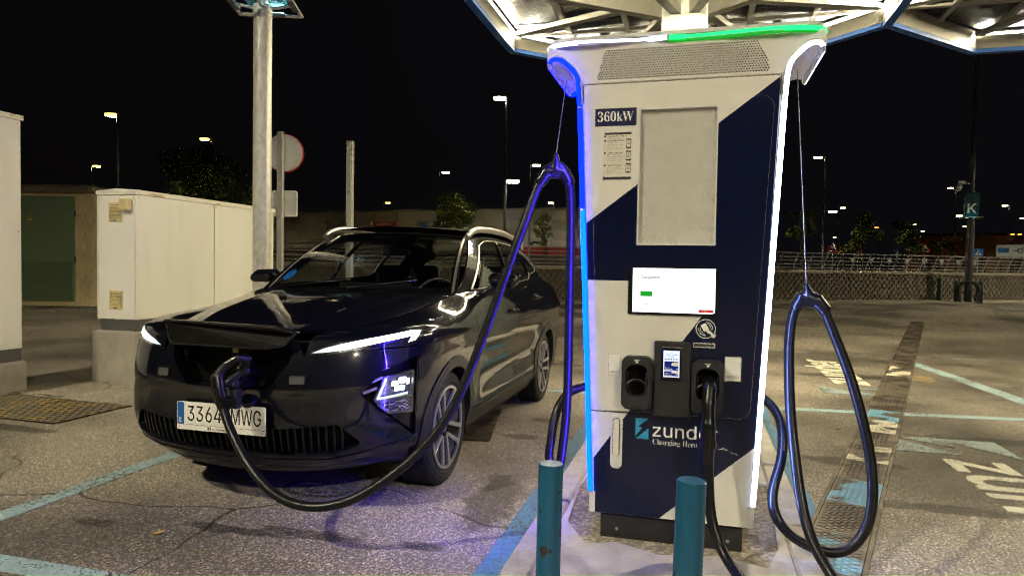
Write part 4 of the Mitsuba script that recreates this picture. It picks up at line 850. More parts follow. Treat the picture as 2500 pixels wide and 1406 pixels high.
# greenhouse
_ry = [2.06, 2.3, 2.6, 3.1, 3.6, 3.95, 4.12]; _rx = [.585, .597, .602, .592, .565, .53, .50]; _rz = [1.515, 1.530, 1.538, 1.528, 1.492, 1.44, 1.39]
Rx, Rz = PchipInterpolator(_ry, _rx), PchipInterpolator(_ry, _rz)
A0 = SB + .53
def house(a, b):
    """side of the cabin: a 0..1 from the A pillar to the tail, b 0 (belt) .. 1 (roof edge)"""
    s = A0 + a * (S2 + .05 - A0); B = np.stack([Kx(s), Ky(s), Kz(s)], -1); y = 2.06 + a * (4.12 - 2.06)
    R = np.stack([Rx(y), y, Rz(y)], -1); b = np.asarray(b, float)[..., None]
    P = B * (1 - b) + R * b; P[..., 0] += .028 * 4 * (b * (1 - b))[..., 0]; P[..., 2] += .012 * 4 * (b * (1 - b))[..., 0] * np.clip(1 - a * 3, 0, 1)
    return P
def screen_(p, q):
    a = np.asarray(p, float); B = np.stack([.735 * a, 1.14 + .26 * a**2, 1.098 + .012 * a**2], -1); R = np.stack([.575 * a, 1.93 + .13 * a**2, 1.543 - .028 * a**2], -1)
    q = np.asarray(q, float)[..., None]; P = B * (1 - q) + R * q; P[..., 2] += .035 * 4 * (q * (1 - q))[..., 0] * .9; P[..., 1] -= .03 * 4 * (q * (1 - q))[..., 0] * .5
    return W_(P)
def roof_(p, q):
    y = 2.06 + q * (4.12 - 2.06); a = np.abs(p); Y = y - .13 * (1 - a**2) * (1 - q)
    return W_(np.stack([Rx(y) * p, Y, Rz(y) + .028 * (1 - a**2)], -1))
def rear_(p, q):
    a = np.abs(p); s = S2 + .05; R = np.stack([.50 * p, 4.12 + .10 * (1 - a**2), 1.39 + .028 * (1 - a**2)], -1); B = np.stack([.70 * p, 3.93 + .31 * (1 - a**2), 1.19 - .04 * (1 - a**2)], -1)
    return W_(R * (1 - np.asarray(q)[..., None]) + B * np.asarray(q)[..., None])
# ------------------------------------------------------------------ the car
car = thing('parked_car', 'glossy black sport utility car plugged in at the charger with its headlamps on', 'car')
P_ = lambda name, shape, **k: part(car, name, None, None, shape=shape, **k)
WF, WR, WZ = SB + .03, SB + 2.66, .335
def mir(poly): return affinity.scale(poly, -1, 1, origin=(0, 0))
def cut(poly, *holes):
    for h in holes: poly = poly.difference(h)
    return poly
HG = .028
archF, archR = Point(WF, WZ).buffer(.372, quad_segs=24), Point(WR, WZ).buffer(.372, quad_segs=24)
crease = [(s, float(_ze(s)) + KQ) for s in np.linspace(.47, S2 + .02, 60)]
def upto(s0, s1, low):
    """a panel from s0 to s1, from the points low (given right to left) up to the crease"""
    top = [(s, float(_ze(s)) + KQ) for s in np.linspace(s0, s1, 30)]
    return Polygon(top + low)
recess = Polygon([(-.36, .868), (.36, .868), (.345, .80), (.235, .665), (-.235, .665), (-.345, .80)]).buffer(-.01).buffer(.01)
pod = Polygon([(.708, .645), (.823, .762), (1.036, .822), (1.047, .385), (.808, .560)]).buffer(-.012).buffer(.012)
grille = Polygon([(-.70, .40), (-.575, .487), (-.25, .440), (.25, .440), (.47, .515), (.575, .487), (.70, .40), (.60, .352), (-.60, .352)])
grille = Polygon([(-.72, .395), (-.60, .50), (-.30, .47), (0, .462), (.30, .47), (.60, .50), (.72, .395), (.56, .338), (0, .325), (-.56, .338)]).buffer(-.015).buffer(.015)
bump = Polygon([(-1.046, .255), (-.5, .262), (.5, .262), (1.046, .255), (1.046, .868), (.66, .862), (.42, .828), (.385, .90), (-.385, .90), (-.42, .828), (-.66, .862), (-1.046, .868)])
P_('front_bumper', sheet(grid_patch(cut(bump, recess, pod, mir(pod), grille, archF, mir(archF)), HG, bodyW, skirt=.05)), label='glossy black front bumper')
def drl_poly():
    return Polygon([(.462, .851), (.53, .876), (.60, .893), (.75, .922), (.992, .956), (1.077, .953), (1.020, .901), (.970, .891), (.994, .922), (.82, .899), (.64, .869), (.53, .854)])
for sg in (1, -1):
    m_ = (lambda f: f) if sg > 0 else (lambda f: (lambda s, t: f(-s, t)))
    fm = m_(bodyW); fl = sg < 0
    S = lambda poly, h=HG, skirt=.012, zoff=0.0: sheet(grid_patch(poly, h, fm, flip=fl, skirt=skirt, zoff=zoff))
    fend = upto(.47, SB + .46, [(0.458 + SB, .36), (0.458 + SB, .24), (1.051, .24), (1.051, .874), (.66, .868), (.43, .835)])
    P_('fender', S(cut(fend, archF)))
    fd = upto(SB + .467, SB + 1.55, [(1.558 + SB, .62), (1.633 + SB, .36), (0.465 + SB, .36)])
    rd = upto(SB + 1.557, SB + 2.42, [(2.323 + SB, .36), (1.640 + SB, .36), (1.565 + SB, .62)])
    P_('front_door', S(fd)); P_('rear_door', S(cut(rd, archR)))
    q = upto(SB + 2.427, S2 + .03, [(S2 + .03, .24), (2.330 + SB, .24), (2.330 + SB, .36)])
    P_('rear_quarter', S(cut(q, archR), h=.035))
    sill = Polygon([(SB + .403, .20), (SB + 2.333, .20), (SB + 2.333, .354), (SB + .403, .354)])
    P_('sill', sheet(grid_patch(cut(sill, archF, archR), .05, fm, flip=fl, skirt=.02, zoff=.004), 'dark_trim'))
    for c, nm in ((WF, 'front'), (WR, 'rear')):
        ring = Point(c, WZ).buffer(.425, quad_segs=32).difference(Point(c, WZ).buffer(.362, quad_segs=32)).intersection(sbox(0, .21, 9, 2))
        sh = sheet(grid_patch(ring, .03, fm, flip=fl, skirt=.05, zoff=.007)); sh['bsdf'] = {'type': 'ref', 'id': 'dark_trim'}
        P_('wheel_arch', sh)
    # daytime lamp
    dp = drl_poly()
    k = P_('daytime_lamp', S(dp.intersection(sbox(.60, .8, 1.2, 1)), h=.02, zoff=.003), emit=(1.1, 1.2, 1.25), weight=.4)
    part(k, 'inner_end', None, None, shape=S(dp.intersection(sbox(.4, .8, .60, 1)), h=.02, zoff=.003), emit=(.42, .47, .49), weight=.05)
    rimp = dp.buffer(.012).difference(dp.buffer(.001)).intersection(Point(.72, .9).buffer(.5))
    sh = S(rimp, h=.02, zoff=.002); sh['bsdf'] = {'type': 'ref', 'id': 'black_plastic'}; part(k, 'bezel', None, None, shape=sh)
    # chrome line under the daytime lamp
    ln = LineString([(.40, .832), (.50, .842), (.66, .866), (.80, .872)]).buffer(.004)
    sh = S(ln, h=.02, zoff=.002, skirt=.004); sh['bsdf'] = {'type': 'ref', 'id': 'chrome'}; P_('trim_strip', sh)
    # lamp pod
    sh_ = lambda p: affinity.translate(p, .004, .013)
    hl = part(car, 'headlamp', None, None, shape={**S(pod.buffer(.004), h=.03, zoff=-.06), 'bsdf': {'type': 'ref', 'id': 'void'}})
    lens = sh_(Polygon([(.832, .707), (1.022, .728), (1.026, .604), (.78, .590)])).buffer(-.01).buffer(.01)
    low = sh_(Polygon([(.79, .583), (1.026, .594), (1.03, .512), (.862, .528)])).buffer(-.006).buffer(.006)
    sh = S(lens.buffer(-.004), h=.02, zoff=-.045); sh['bsdf'] = {'type': 'ref', 'id': 'reflector'}; part(hl, 'reflector', None, None, shape=sh)
    for zz, pol in ((-.012, lens), (-.012, low)):
        rg = pol.buffer(.007).difference(pol.buffer(-.004)); sh = S(rg, h=.02, zoff=zz, skirt=.03); sh['bsdf'] = {'type': 'ref', 'id': 'chrome_dark'}; part(hl, 'frame', None, None, shape=sh)
    cols = [(.93, .985, .664, .70), (.885, .93, .655, .685), (.985, 1.012, .655, .69), (.905, .98, .628, .655)]
    for c0, c1, t0, t1 in cols:
        part(hl, 'projector', None, None, shape=S(sh_(rrect(c0, c1, t0, t1, .008)), h=.02, zoff=-.03, skirt=.01), emit=(1.15, 1.25, 1.3), weight=.3)
    edge = Polygon([(.795, .597), (.812, .598), (.856, .704), (.838, .702)]); edge2 = Polygon([(.80, .596), (1.0, .607), (1.0, .618), (.80, .607)])
    part(hl, 'light_guide', None, None, shape=S(sh_(unary_union([edge, edge2])), h=.02, zoff=-.025, skirt=.006), emit=(.34, .42, .44), weight=.15)
    sh = S(lens, h=.02, zoff=-.008); sh['bsdf'] = {'type': 'ref', 'id': 'clear_pane'}; part(hl, 'lens', None, None, shape=sh)
    sh = S(low.buffer(-.003), h=.02, zoff=-.03); sh['bsdf'] = {'type': 'ref', 'id': 'lamp_facets'}; part(hl, 'lower_reflector', None, None, shape=sh)
    sh = S(low, h=.02, zoff=-.008); sh['bsdf'] = {'type': 'ref', 'id': 'clear_pane'}; part(hl, 'lower_lens', None, None, shape=sh)
    for (a, b) in (((.77, .738), (.86, .764)), ((.742, .686), (.822, .712)), ((.722, .638), (.79, .66))):
        sh = S(sh_(LineString([a, b]).buffer(.0065, cap_style=2)), h=.02, zoff=-.006, skirt=.02); sh['bsdf'] = {'type': 'ref', 'id': 'satin_metal'}; part(hl, 'slat', None, None, shape=sh)
    sh = S(sh_(Polygon([(.88, .515), (1.033, .50), (1.041, .40), (.90, .495)])), h=.02, zoff=-.02); sh['bsdf'] = {'type': 'ref', 'id': 'black_plastic'}; part(hl, 'lower_blade', None, None, shape=sh)
    # small lamp beside the charging recess
    fo = rrect(.355, .438, .697, .742, .008)
    fk = P_('position_lamp', {**S(fo, h=.02, zoff=.006), 'bsdf': {'type': 'ref', 'id': 'reflector'}})
    part(fk, 'bezel', None, None, shape={**S(fo.buffer(.006).difference(fo.buffer(-.002)), h=.02, zoff=.010, skirt=.012), 'bsdf': {'type': 'ref', 'id': 'black_plastic'}})
    # side glass
    fh = (lambda a, b: W_(house(a, b))) if sg > 0 else (lambda a, b: W_(house(a, b) * np.array([-1, 1, 1])))
    G = lambda poly, h=.03, **k: sheet(grid_patch(poly, h, fh, flip=fl, **k))
    w1 = Polygon([(.072, .03), (.095, .80), (.15, .885), (.297, .905), (.378, .03)]).buffer(-.012).buffer(.012)
    w2 = Polygon([(.396, .03), (.315, .905), (.63, .875), (.675, .12), (.66, .03)]).buffer(-.012).buffer(.012)
    w3 = Polygon([(.695, .14), (.652, .865), (.80, .68), (.845, .30), (.80, .20)]).buffer(-.012).buffer(.012)
    frame = Polygon([(0, 0), (1, 0), (1, 1), (0, 1)])
    P_('cabin_side', G(cut(frame, w1, w2, w3), skirt=.02))
    for w in (w1, w2, w3):
        sh = G(w.buffer(.004), zoff=-.006); sh['bsdf'] = {'type': 'ref', 'id': 'car_glass'}; P_('side_window', sh)
    allw = unary_union([w1, w2, w3, sbox(.3, .1, .40, .85), sbox(.64, .2, .70, .8)])
    tr = allw.buffer(.012).difference(allw.buffer(.001)); sh = G(tr, h=.02, zoff=.004, skirt=.006); sh['bsdf'] = {'type': 'ref', 'id': 'satin_metal'}; P_('window_trim', sh)
    sh = G(Polygon([(.303, .9), (.312, .9), (.392, .03), (.382, .03)]), zoff=.003, skirt=.004); sh['bsdf'] = {'type': 'ref', 'id': 'black_plastic'}; P_('pillar_trim', sh)
    sh = G(Polygon([(.105, .03), (.112, .03), (.128, .55), (.121, .55)]), zoff=.003, skirt=.004); sh['bsdf'] = {'type': 'ref', 'id': 'black_plastic'}; P_('pillar_trim', sh)
    # roof rail
    rr = [(.60, 1.98, 1.525), (.605, 2.06, 1.558), (.605, 2.16, 1.583), (.607, 2.32, 1.597), (.608, 2.7, 1.602), (.603, 3.1, 1.590), (.592, 3.45, 1.565), (.58, 3.7, 1.53), (.575, 3.76, 1.49)]
    tb = tube(spline(rr, 60), 1.0, 12); c = spline(rr, 60)
    V = tb.vertices; k_ = np.r_[np.repeat(np.arange(60), 12), 0, 59]; V = c[k_] + (V - c[k_]) * np.array([.019, .030, .026]); V[:, 2] += -.012
    tb.vertices = V * np.array([sg, 1, 1]) + np.array([CX, CY, 0]);
    if sg < 0: tb.invert()
    P_('roof_rail', mikit.ply(tb, 'satin_metal', smooth=50))
    # mirror
    mm = smooth_solid([(((.925 if sg > 0 else .925), 1.60, 1.205), .050), ][:0] + [(((.900, 1.735, 1.20), .048), ((1.03, 1.72, 1.195), .046)), (((.92, 1.69, 1.185), .040), ((1.04, 1.68, 1.18), .034))], .02)
    mm.vertices[:, 1] = np.minimum(mm.vertices[:, 1], 1.745); mm.vertices = mm.vertices * np.array([sg, 1, 1]) + np.array([CX, CY, 0])
    if sg < 0: mm.invert()
    mk = P_('door_mirror', mikit.ply(mm, 'car_paint', smooth=60))
    st = smooth_solid([(((.80, 1.72, 1.08), .030), ((.92, 1.72, 1.165), .022))], .02); st.vertices = st.vertices * np.array([sg, 1, 1]) + np.array([CX, CY, 0])
    if sg < 0: st.invert()
    part(mk, 'stalk', st, 'black_plastic', 60)
    gl = xz(prism(rrect(.875, 1.065, 1.16, 1.235, .02), .004), 1.752); gl.vertices = gl.vertices * np.array([sg, 1, 1]) + np.array([CX, CY, 0]); part(mk, 'glass', gl, 'chrome', False)
    # door handles
    for s_, z_ in ((SB + 1.40, .955), (SB + 2.30, 1.02)):
        c = body(np.array(s_), np.array(z_)); h_ = rrect(-.10, .10, -.014, .014, .013)
        cup = grid_patch(affinity.translate(affinity.scale(h_, .85, 2.1), s_, z_), .02, fm, flip=fl, zoff=.0015); sh = sheet(cup); sh['bsdf'] = {'type': 'ref', 'id': 'void'}
        bar = tube(spline([c + (0, -.105, 0), c + (.022, -.085, .002), c + (.03, 0, .004), c + (.022, .085, .002), c + (0, .105, 0)], 20), .0125, 10); bar.vertices = bar.vertices * np.array([sg, 1, 1]) + np.array([CX, CY, 0])
        if sg < 0: bar.invert()
        hk = P_('door_handle', mikit.ply(bar, 'car_paint', smooth=60)); part(hk, 'cup', None, None, shape=sh)
    # tail lamp (seen edge-on past the quarter)
    sh = sheet(grid_patch(Polygon([(S2 - .22, .98), (S2 + .02, .96), (S2 + .02, 1.04), (S2 - .15, 1.04)]), .03, fm, flip=fl, zoff=.004)); sh['bsdf'] = {'type': 'ref', 'id': 'tail_glass'}; P_('tail_lamp', sh)
# tail, roof, bonnet, screens
tail = Polygon([(S2 + .034, .24), (S3 - .001, .24), (S3 - .001, 1.13), (S2 + .034, 1.2)])
P_('tailgate', sheet([grid_patch(tail, .05, bodyW), grid_patch(tail, .05, lambda s, t: bodyW(-s, t), flip=True)]))
unit = sbox(-1, 0, 1, 1)
hp = sbox(-.985, .004, .985, 1.0)
P_('bonnet', sheet(grid_patch(hp, .04, hood, skirt=.015)), label='glossy black bonnet with raised edges')
P_('roof', sheet(grid_patch(unit, .05, roof_, skirt=.01)))
sh = sheet(grid_patch(sbox(-.93, 0, .93, 1), .06, roof_, zoff=-.045, flip=True)); sh['bsdf'] = {'type': 'ref', 'id': 'cabin_cloth'}; P_('headliner', sh)
sh = sheet(grid_patch(sbox(-.99, .01, .99, .99), .05, screen_)); sh['bsdf'] = {'type': 'ref', 'id': 'car_glass'}; wk = P_('windscreen', sh)
fr = sbox(-1.0, .0, 1.0, 1.0).difference(Polygon([(-.935, .075), (.935, .075), (.93, .94), (-.93, .94)]).buffer(-.03).buffer(.03))
sh = sheet(grid_patch(fr, .04, screen_, zoff=-.004)); sh['bsdf'] = {'type': 'ref', 'id': 'void'}; part(wk, 'border', None, None, shape=sh)
for p0, p1 in (((.965, .02), (.97, .98)), ((-.965, .02), (-.97, .98))):
    sh = sheet(grid_patch(LineString([p0, p1]).buffer(.012), .03, screen_, zoff=.004, skirt=.005)); sh['bsdf'] = {'type': 'ref', 'id': 'satin_metal'}; part(wk, 'edge_strip', None, None, shape=sh)
sh = sheet(grid_patch(rrect(-.20, .20, .86, .99, .02), .04, screen_, zoff=-.006)); sh['bsdf'] = {'type': 'ref', 'id': 'void'}; part(wk, 'sensor_patch', None, None, shape=sh)
stk = affinity.scale(Point(-.83, .21).buffer(.075, quad_segs=12), 1, 1.1)
sh = sheet(grid_patch(stk, .04, screen_, zoff=-.0025)); sh['bsdf'] = {'type': 'ref', 'id': 'sticker_blue'}; part(wk, 'sticker', None, None, shape=sh, label='round blue sticker low on the windscreen')
sh = sheet(grid_patch(unit, .06, rear_)); sh['bsdf'] = {'type': 'ref', 'id': 'car_glass'}; P_('rear_window', sh)
# wipers and cowl
cowl = sheet(grid_patch(sbox(-1, -.06, 1, .02), .05, lambda p, q: screen_(p, q) - np.array([0, 0, .012]))); cowl['bsdf'] = {'type': 'ref', 'id': 'black_plastic'}; P_('cowl', cowl)
for x0, x1 in ((-.62, .05), (.08, .66)):
    pts = [screen_(np.array(a), np.array(.035 + .02 * k)) + np.array([0, -.02, .018]) for k, a in enumerate(np.linspace(x0, x1, 6))]
    P_('wiper', tube(spline(pts, 16), .009, 6) and mikit.ply(tube(spline(pts, 16), .009, 6), 'black_plastic', smooth=60))
# charging recess: back wall, socket, flap
cw = lambda m: moved(m, CX, CY, 0)
def backwall(poly, y): return cw(xz(prism(poly, .01), y))
rc = P_('charging_recess', mikit.ply(backwall(sbox(-.42, .60, .42, .90), .17), 'void', smooth=False))
walls = [box(-.42, .42, .10, .17, .885, .90), box(-.30, .30, .09, .17, .60, .655)]
part(rc, 'surround', cw(cat(walls)), 'void', False)
part(rc, 'socket', cw(moved(lathe([(.0, -.03), (.05, -.03), (.058, 0), (.058, .02), (.046, .02), (.046, -.01), (0, -.01)], 28, 'y'), .06, .10, .735, rx=math.pi)), 'black_plastic', 40)
part(rc, 'socket', cw(moved(lathe([(.0, -.02), (.040, -.02), (.045, 0), (.045, .02), (.036, .02), (.036, -.008), (0, -.008)], 28, 'y'), .145, .10, .705, rx=math.pi)), 'black_plastic', 40)
for a in range(5):
    part(rc, 'contact_pin', cw(rod((.145 + .02 * math.cos(a * 1.26), .075, .705 + .02 * math.sin(a * 1.26)), (.145 + .02 * math.cos(a * 1.26), .10, .705 + .02 * math.sin(a * 1.26)), .005, 8)), 'chrome', 40)
part(rc, 'socket_cap', cw(moved(lathe([(0, 0), (.040, 0), (.046, .008), (.046, .022), (.038, .022), (.038, .012), (0, .012)], 24, 'y'), .155, -.02, .625, rx=-1.0, rz=.3)), 'black_plastic', 40)
part(rc, 'warning_label', cw(xz(prism(sbox(-.012, -.012, .018, .014), .002), .158) if 0 else moved(xz(prism(rrect(-.018, .018, -.016, .016, .003), .002), .155), -.055, 0, .835)), 'label_yellow', False)
fl_ = Polygon([(-.385, .995), (.30, .985), (.40, .955), (.335, .885), (.25, .868), (-.33, .868), (-.355, .885)]).buffer(-.006).buffer(.006)
fm_ = prism(fl_, .018); fm_ = xz(fm_, .0)
v = fm_.vertices; v[:, 1] += -.012 - .10 * (v[:, 2] - .868) - .02 * (1 - (v[:, 0] / .4) ** 2) + .075 * (np.abs(v[:, 0]) / .4) ** 2; fm_.vertices = v
fk = P_('charging_flap', mikit.ply(cw(fm_), 'black_plastic', smooth=False), label='charging flap swung up over the bonnet edge')
rim_ = fl_.difference(fl_.buffer(-.012)); fm2 = xz(prism(rim_, .008), -.0185); v = fm2.vertices; v[:, 1] += -.012 - .10 * (v[:, 2] - .868) - .02 * (1 - (v[:, 0] / .4) ** 2) + .075 * (np.abs(v[:, 0]) / .4) ** 2; fm2.vertices = v
part(fk, 'rim', cw(fm2), 'car_paint', False)
gn = grille
sh = sheet(grid_patch(gn.buffer(.01), .03, bodyW, zoff=-.06)); sh['bsdf'] = {'type': 'ref', 'id': 'void'}; gk = P_('lower_grille', sh)
for s_ in np.linspace(-.62, .62, 32):
    lo, hi = [c[1] for c in LineString([(s_, 0), (s_, 1)]).intersection(gn).coords]
    sh = sheet(grid_patch(sbox(s_ - .006, lo - .004, s_ + .006, hi + .004), .03, bodyW, zoff=-.016, skirt=.04)); sh['bsdf'] = {'type': 'ref', 'id': 'black_plastic'}; part(gk, 'bar', None, None, shape=sh)
sh = sheet(grid_patch(LineString([(-.70, .338), (-.56, .305), (0, .292), (.56, .305), (.70, .338), (.85, .37), (1.04, .385)]).buffer(.007), .025, bodyW, zoff=.004, skirt=.01)); sh['bsdf'] = {'type': 'ref', 'id': 'car_paint'}; P_('lip_strip', sh)
lip = Polygon([(-1.06, .225), (1.06, .225), (1.06, .258), (-1.06, .258)]); sh = sheet(grid_patch(cut(lip, archF, mir(archF)), .04, bodyW, zoff=.003, skirt=.03)); sh['bsdf'] = {'type': 'ref', 'id': 'dark_trim'}; P_('front_lip', sh)
for s_ in (-.64, .642):
    P_('parking_sensor', {**sheet(grid_patch(Point(s_, .49).buffer(.010), .01, bodyW, zoff=.002, skirt=.003)), 'bsdf': {'type': 'ref', 'id': 'black_plastic'}})
# number plate
pl = P_('number_plate', mikit.ply(moved(xz(prism(rrect(-.263, .263, -.074, .074, .008), .012), 0), CX + .0, CY - .018, .514), 'black_plastic', smooth=False), label='white number plate in a black holder')
py = CY - .0305
part(pl, 'white_sheet', moved(xz(prism(rrect(-.261, .261, -.072, .072, .008), .0015), 0), CX, py, .514), 'plate_white', False)
part(pl, 'blue_band', moved(xz(prism(rrect(-.257, -.217, -.043, .068, .004), .001), 0), CX, py - .002, .514), 'plate_blue', False)
part(pl, 'country_letter', moved(xz(text('E', .022, True, .0006, width=.013), 0), CX - .244, py - .0035, .480), 'plate_white', False)
part(pl, 'registration', cat([moved(xz(text('3364', .077, False, .0012, width=.200), 0), CX - .195, py - .0018, .489), moved(xz(text('MWG', .077, False, .0012, width=.172), 0), CX + .062, py - .0018, .489)]), 'ink_black', False, kind='stuff')
part(pl, 'dealer_name', cat([moved(xz(text('M', .018, True, .0008), 0), CX - .078, py - .0018, .4465), moved(xz(text('AUTOMOCIÓN', .009, False, .0008, width=.11), 0), CX - .050, py - .0018, .4475)]), 'ink_black', False)
part(pl, 'divider', moved(xz(prism(sbox(-.258, -.0455, .258, -.0440), .001), 0), CX, py - .0015, .514), 'ink_black', False)
for xx, zz in ((-.245, -.058), (.245, -.058), (.245, -.030), (.05, -.02)):
    part(pl, 'screw', moved(lathe([(0, 0), (.005, 0), (.004, .002), (0, .0025)], 10, 'y'), CX + xx, py - .004, .514 + zz), 'satin_metal', 40)
# under the skin
P_('underbody', mikit.ply(cw(cat([box(-.56, .56, .42, 4.2, .20, .62), box(-.83, .83, 1.33, 3.05, .21, .42), box(-.56, .56, .36, 1.25, .3, .86), box(-.80, .80, 3.9, 4.3, .25, .6), box(-.55, .55, .20, .42, .30, .62)])), 'void', smooth=False))
for sg in (1, -1):
    for yc in (.88, 3.51):
        a = np.linspace(-.35, math.pi + .35, 24); Vv = np.vstack([np.stack([np.full(24, x), yc + .385 * np.cos(a), WZ + .385 * np.sin(a)], 1) for x in (.58, .86)])
        Vv = Vv * np.array([sg, 1, 1]) + np.array([CX, CY, 0]); Ff = [[i, i + 1, i + 25] for i in range(23)] + [[i, i + 25, i + 24] for i in range(23)]
        P_('wheel_liner', mikit.ply(trimesh.Trimesh(Vv, Ff, process=False), 'void', smooth=False))
# cabin
P_('dashboard', mikit.ply(cw(cat([hull([(-.70, 1.28, 1.06), (.70, 1.28, 1.06), (-.72, 1.62, 1.055), (.72, 1.62, 1.055), (-.72, 1.80, .98), (.72, 1.80, .98), (-.72, 1.75, .70), (.72, 1.75, .70), (-.72, 1.28, .7), (.72, 1.28, .7)]), box(-.13, .13, 1.7, 2.6, .45, .78, .02), box(-.30, .28, 1.66, 1.70, 1.03, 1.16, .008)])), 'cabin_cloth', smooth=25))
for sg in (1, -1):
    P_('door_lining', mikit.ply(cw(box(*(sorted((sg * .72, sg * .765))), 1.6, 3.9, .4, 1.10, .01)), 'cabin_cloth', smooth=25))
ringp = [(.385 + .185 * math.cos(a), 1.93 + .06 * math.sin(a), 1.015 + .175 * math.sin(a)) for a in np.linspace(0, 2 * math.pi, 40, endpoint=False)]
sw = P_('steering_wheel', mikit.ply(cw(tube(ringp, .016, 10, closed=True)), 'cabin_plastic', smooth=60))
part(sw, 'hub', cw(hull([(.385 + .06 * math.cos(a), 1.90 + .03 * k, 1.01 + .05 * math.sin(a)) for a in np.linspace(0, 6.28, 12) for k in (0, 1)])), 'cabin_plastic', 40)
for a in (0, math.pi, 4.71):
    part(sw, 'spoke', cw(rod((.385, 1.92, 1.01), (.385 + .18 * math.cos(a), 1.93 + .06 * math.sin(a), 1.015 + .17 * math.sin(a)), .014, 8)), 'cabin_plastic', 60)
for x_, y_, w_ in ((.37, 2.62, .25), (-.37, 2.62, .25), (.40, 3.45, .27), (-.40, 3.45, .27)):
    sk = P_('seat', mikit.ply(cw(cat([hull([(x_ + a * w_, y_ + b, z) for a in (-.9, .9) for b, z in ((-.06, .55), (.1, .5), (.14, 1.06), (.05, 1.08))] + [(x_ + a * w_, y_ + b, z) for a in (-1, 1) for b, z in ((-.02, .7), (.1, .98), (.14, .7))]), box(x_ - w_, x_ + w_, y_ - .5, y_ + .02, .45, .60, .04)])), 'cabin_cloth', smooth=30))
    part(sk, 'headrest', cw(moved(hull([(a * .13, b * .05, c * .09) for a in (-1, 1) for b in (-1, 1) for c in (-.7, .7)] + [(a * .11, b * .03, c * .1) for a in (-1, 1) for b in (-1, 1) for c in (-1, 1)]), x_, y_ + .12, 1.19)), 'cabin_cloth', 30)
P_('rear_view_mirror', mikit.ply(cw(moved(box(-.12, .12, -.015, .02, -.035, .035, .012), 0, 2.02, 1.40, rx=-.1)), 'black_plastic', smooth=30))
# wheels
RT = .334
def wheel_mesh():
    tyre = lathe([(.243, -.10), (.262, -.108), (.300, -.110), (.322, -.100), (.331, -.085), (.334, -.05), (.334, .05), (.331, .085), (.322, .100), (.300, .110), (.262, .108), (.248, .100), (.243, .085), (.243, -.10)], 72, 'x')
    groove = [lathe([(.3342, x - .004), (.3352, x), (.3342, x + .004)], 72, 'x') for x in ()]
    return tyre
tyre_m = wheel_mesh()
ribs = [lathe([(r - .0025, .1095 - .02 * max(0, (r - .30)) / .03), (r, .1125 - .3 * max(0, r - .30)), (r + .0025, .1095 - .02 * max(0, (r - .30)) / .03)], 64, 'x') for r in (.268, .292)]
blocks = []
for k in range(72):
    a = k * 2 * math.pi / 72
    for x0 in (-.088, -.045, .002, .049):
        b = box(x0, x0 + .038, -.0095, .0095, .3335, .3385); blocks.append(moved(b, rx=a + (.02 if x0 > 0 else 0)))
def outer(poly, x, d): return yz(prism(poly, d), x)
def bar(r0, r1, w0, w1, off, a): return affinity.rotate(Polygon([(off - w0, r0), (off + w0, r0), (off * 1.55 + w1, r1), (off * 1.55 - w1, r1)]), math.degrees(a), origin=(0, 0))
rimring = Point(0, 0).buffer(.246, quad_segs=24).difference(Point(0, 0).buffer(.230, quad_segs=24))
spk = []
for k in range(5):
    a = k * 2 * math.pi / 5 + .25
    for off in (-.032, .032):
        spk.append(bar(.055, .236, .010, .015, off, a))
silver = unary_union(spk + [rimring])
silver_m = outer(silver, .082, .014)
v = silver_m.vertices; r = np.hypot(v[:, 1], v[:, 2]); v[:, 0] += .020 * np.clip((r - .05) / .18, 0, 1) - .006; silver_m.vertices = v
dark_m = lathe([(.0, .060), (.05, .072), (.10, .070), (.232, .088), (.243, .085), (.243, -.09), (.23, -.09), (.225, .05), (0, .04)], 60, 'x')
gaps = []
for k in range(5):
    a = k * 2 * math.pi / 5 + .25
    gaps.append(bar(.075, .222, .018, .028, 0, a))
gap_m = outer(unary_union(gaps), .0745, .004); v = gap_m.vertices; r = np.hypot(v[:, 1], v[:, 2]); v[:, 0] += .016 * np.clip((r - .09) / .14, 0, 1)
tex = []
for k in range(5):
    a0 = k * 2 * math.pi / 5 + .25 + math.pi / 5
    for r in np.arange(.105, .224, .0105):
        for j in range(-5, 6):
            aa = a0 + j * .008 / r * 1.25 + (0.5 if int(r * 1000 / 10.5) % 2 else 0) * .01 / r
            if abs(aa - a0) * r < (r - .055) * .42: tex.append((r, aa))
tex_m = []
for r, aa in tex:
    b = box(-.0010, .0022, -.0032, .0032, -.0024, .0024); b = moved(b, .0715 + .018 * max(0, (r - .10)) / .132, 0, 0); b.apply_translation((0, 0, r)); tex_m.append(moved(b, rx=aa))
tex_m = cat(tex_m)
hubcap = lathe([(0, .092), (.024, .092), (.031, .088), (.033, .078), (.036, .07)], 28, 'x')
nuts = cat([moved(lathe([(0, .086), (.008, .086), (.0085, .07)], 8, 'x'), 0, .052 * math.cos(k * 1.2566 + .9), .052 * math.sin(k * 1.2566 + .9)) for k in range(5)])
pieces = {'tyre': (cat([tyre_m] + ribs + blocks), 'tyre', 40), 'rim': (dark_m, 'rim_dark', 40), 'spokes': (silver_m, 'alloy', 30), 'gap': (gap_m, 'void', False), 'texture': (tex_m, 'rim_grey', False), 'hub_cap': (hubcap, 'rim_grey', 40), 'bolts': (nuts, 'void', 40)}
base = {k: mikit.ply(m, mt, smooth=sm) for k, (m, mt, sm) in pieces.items()}
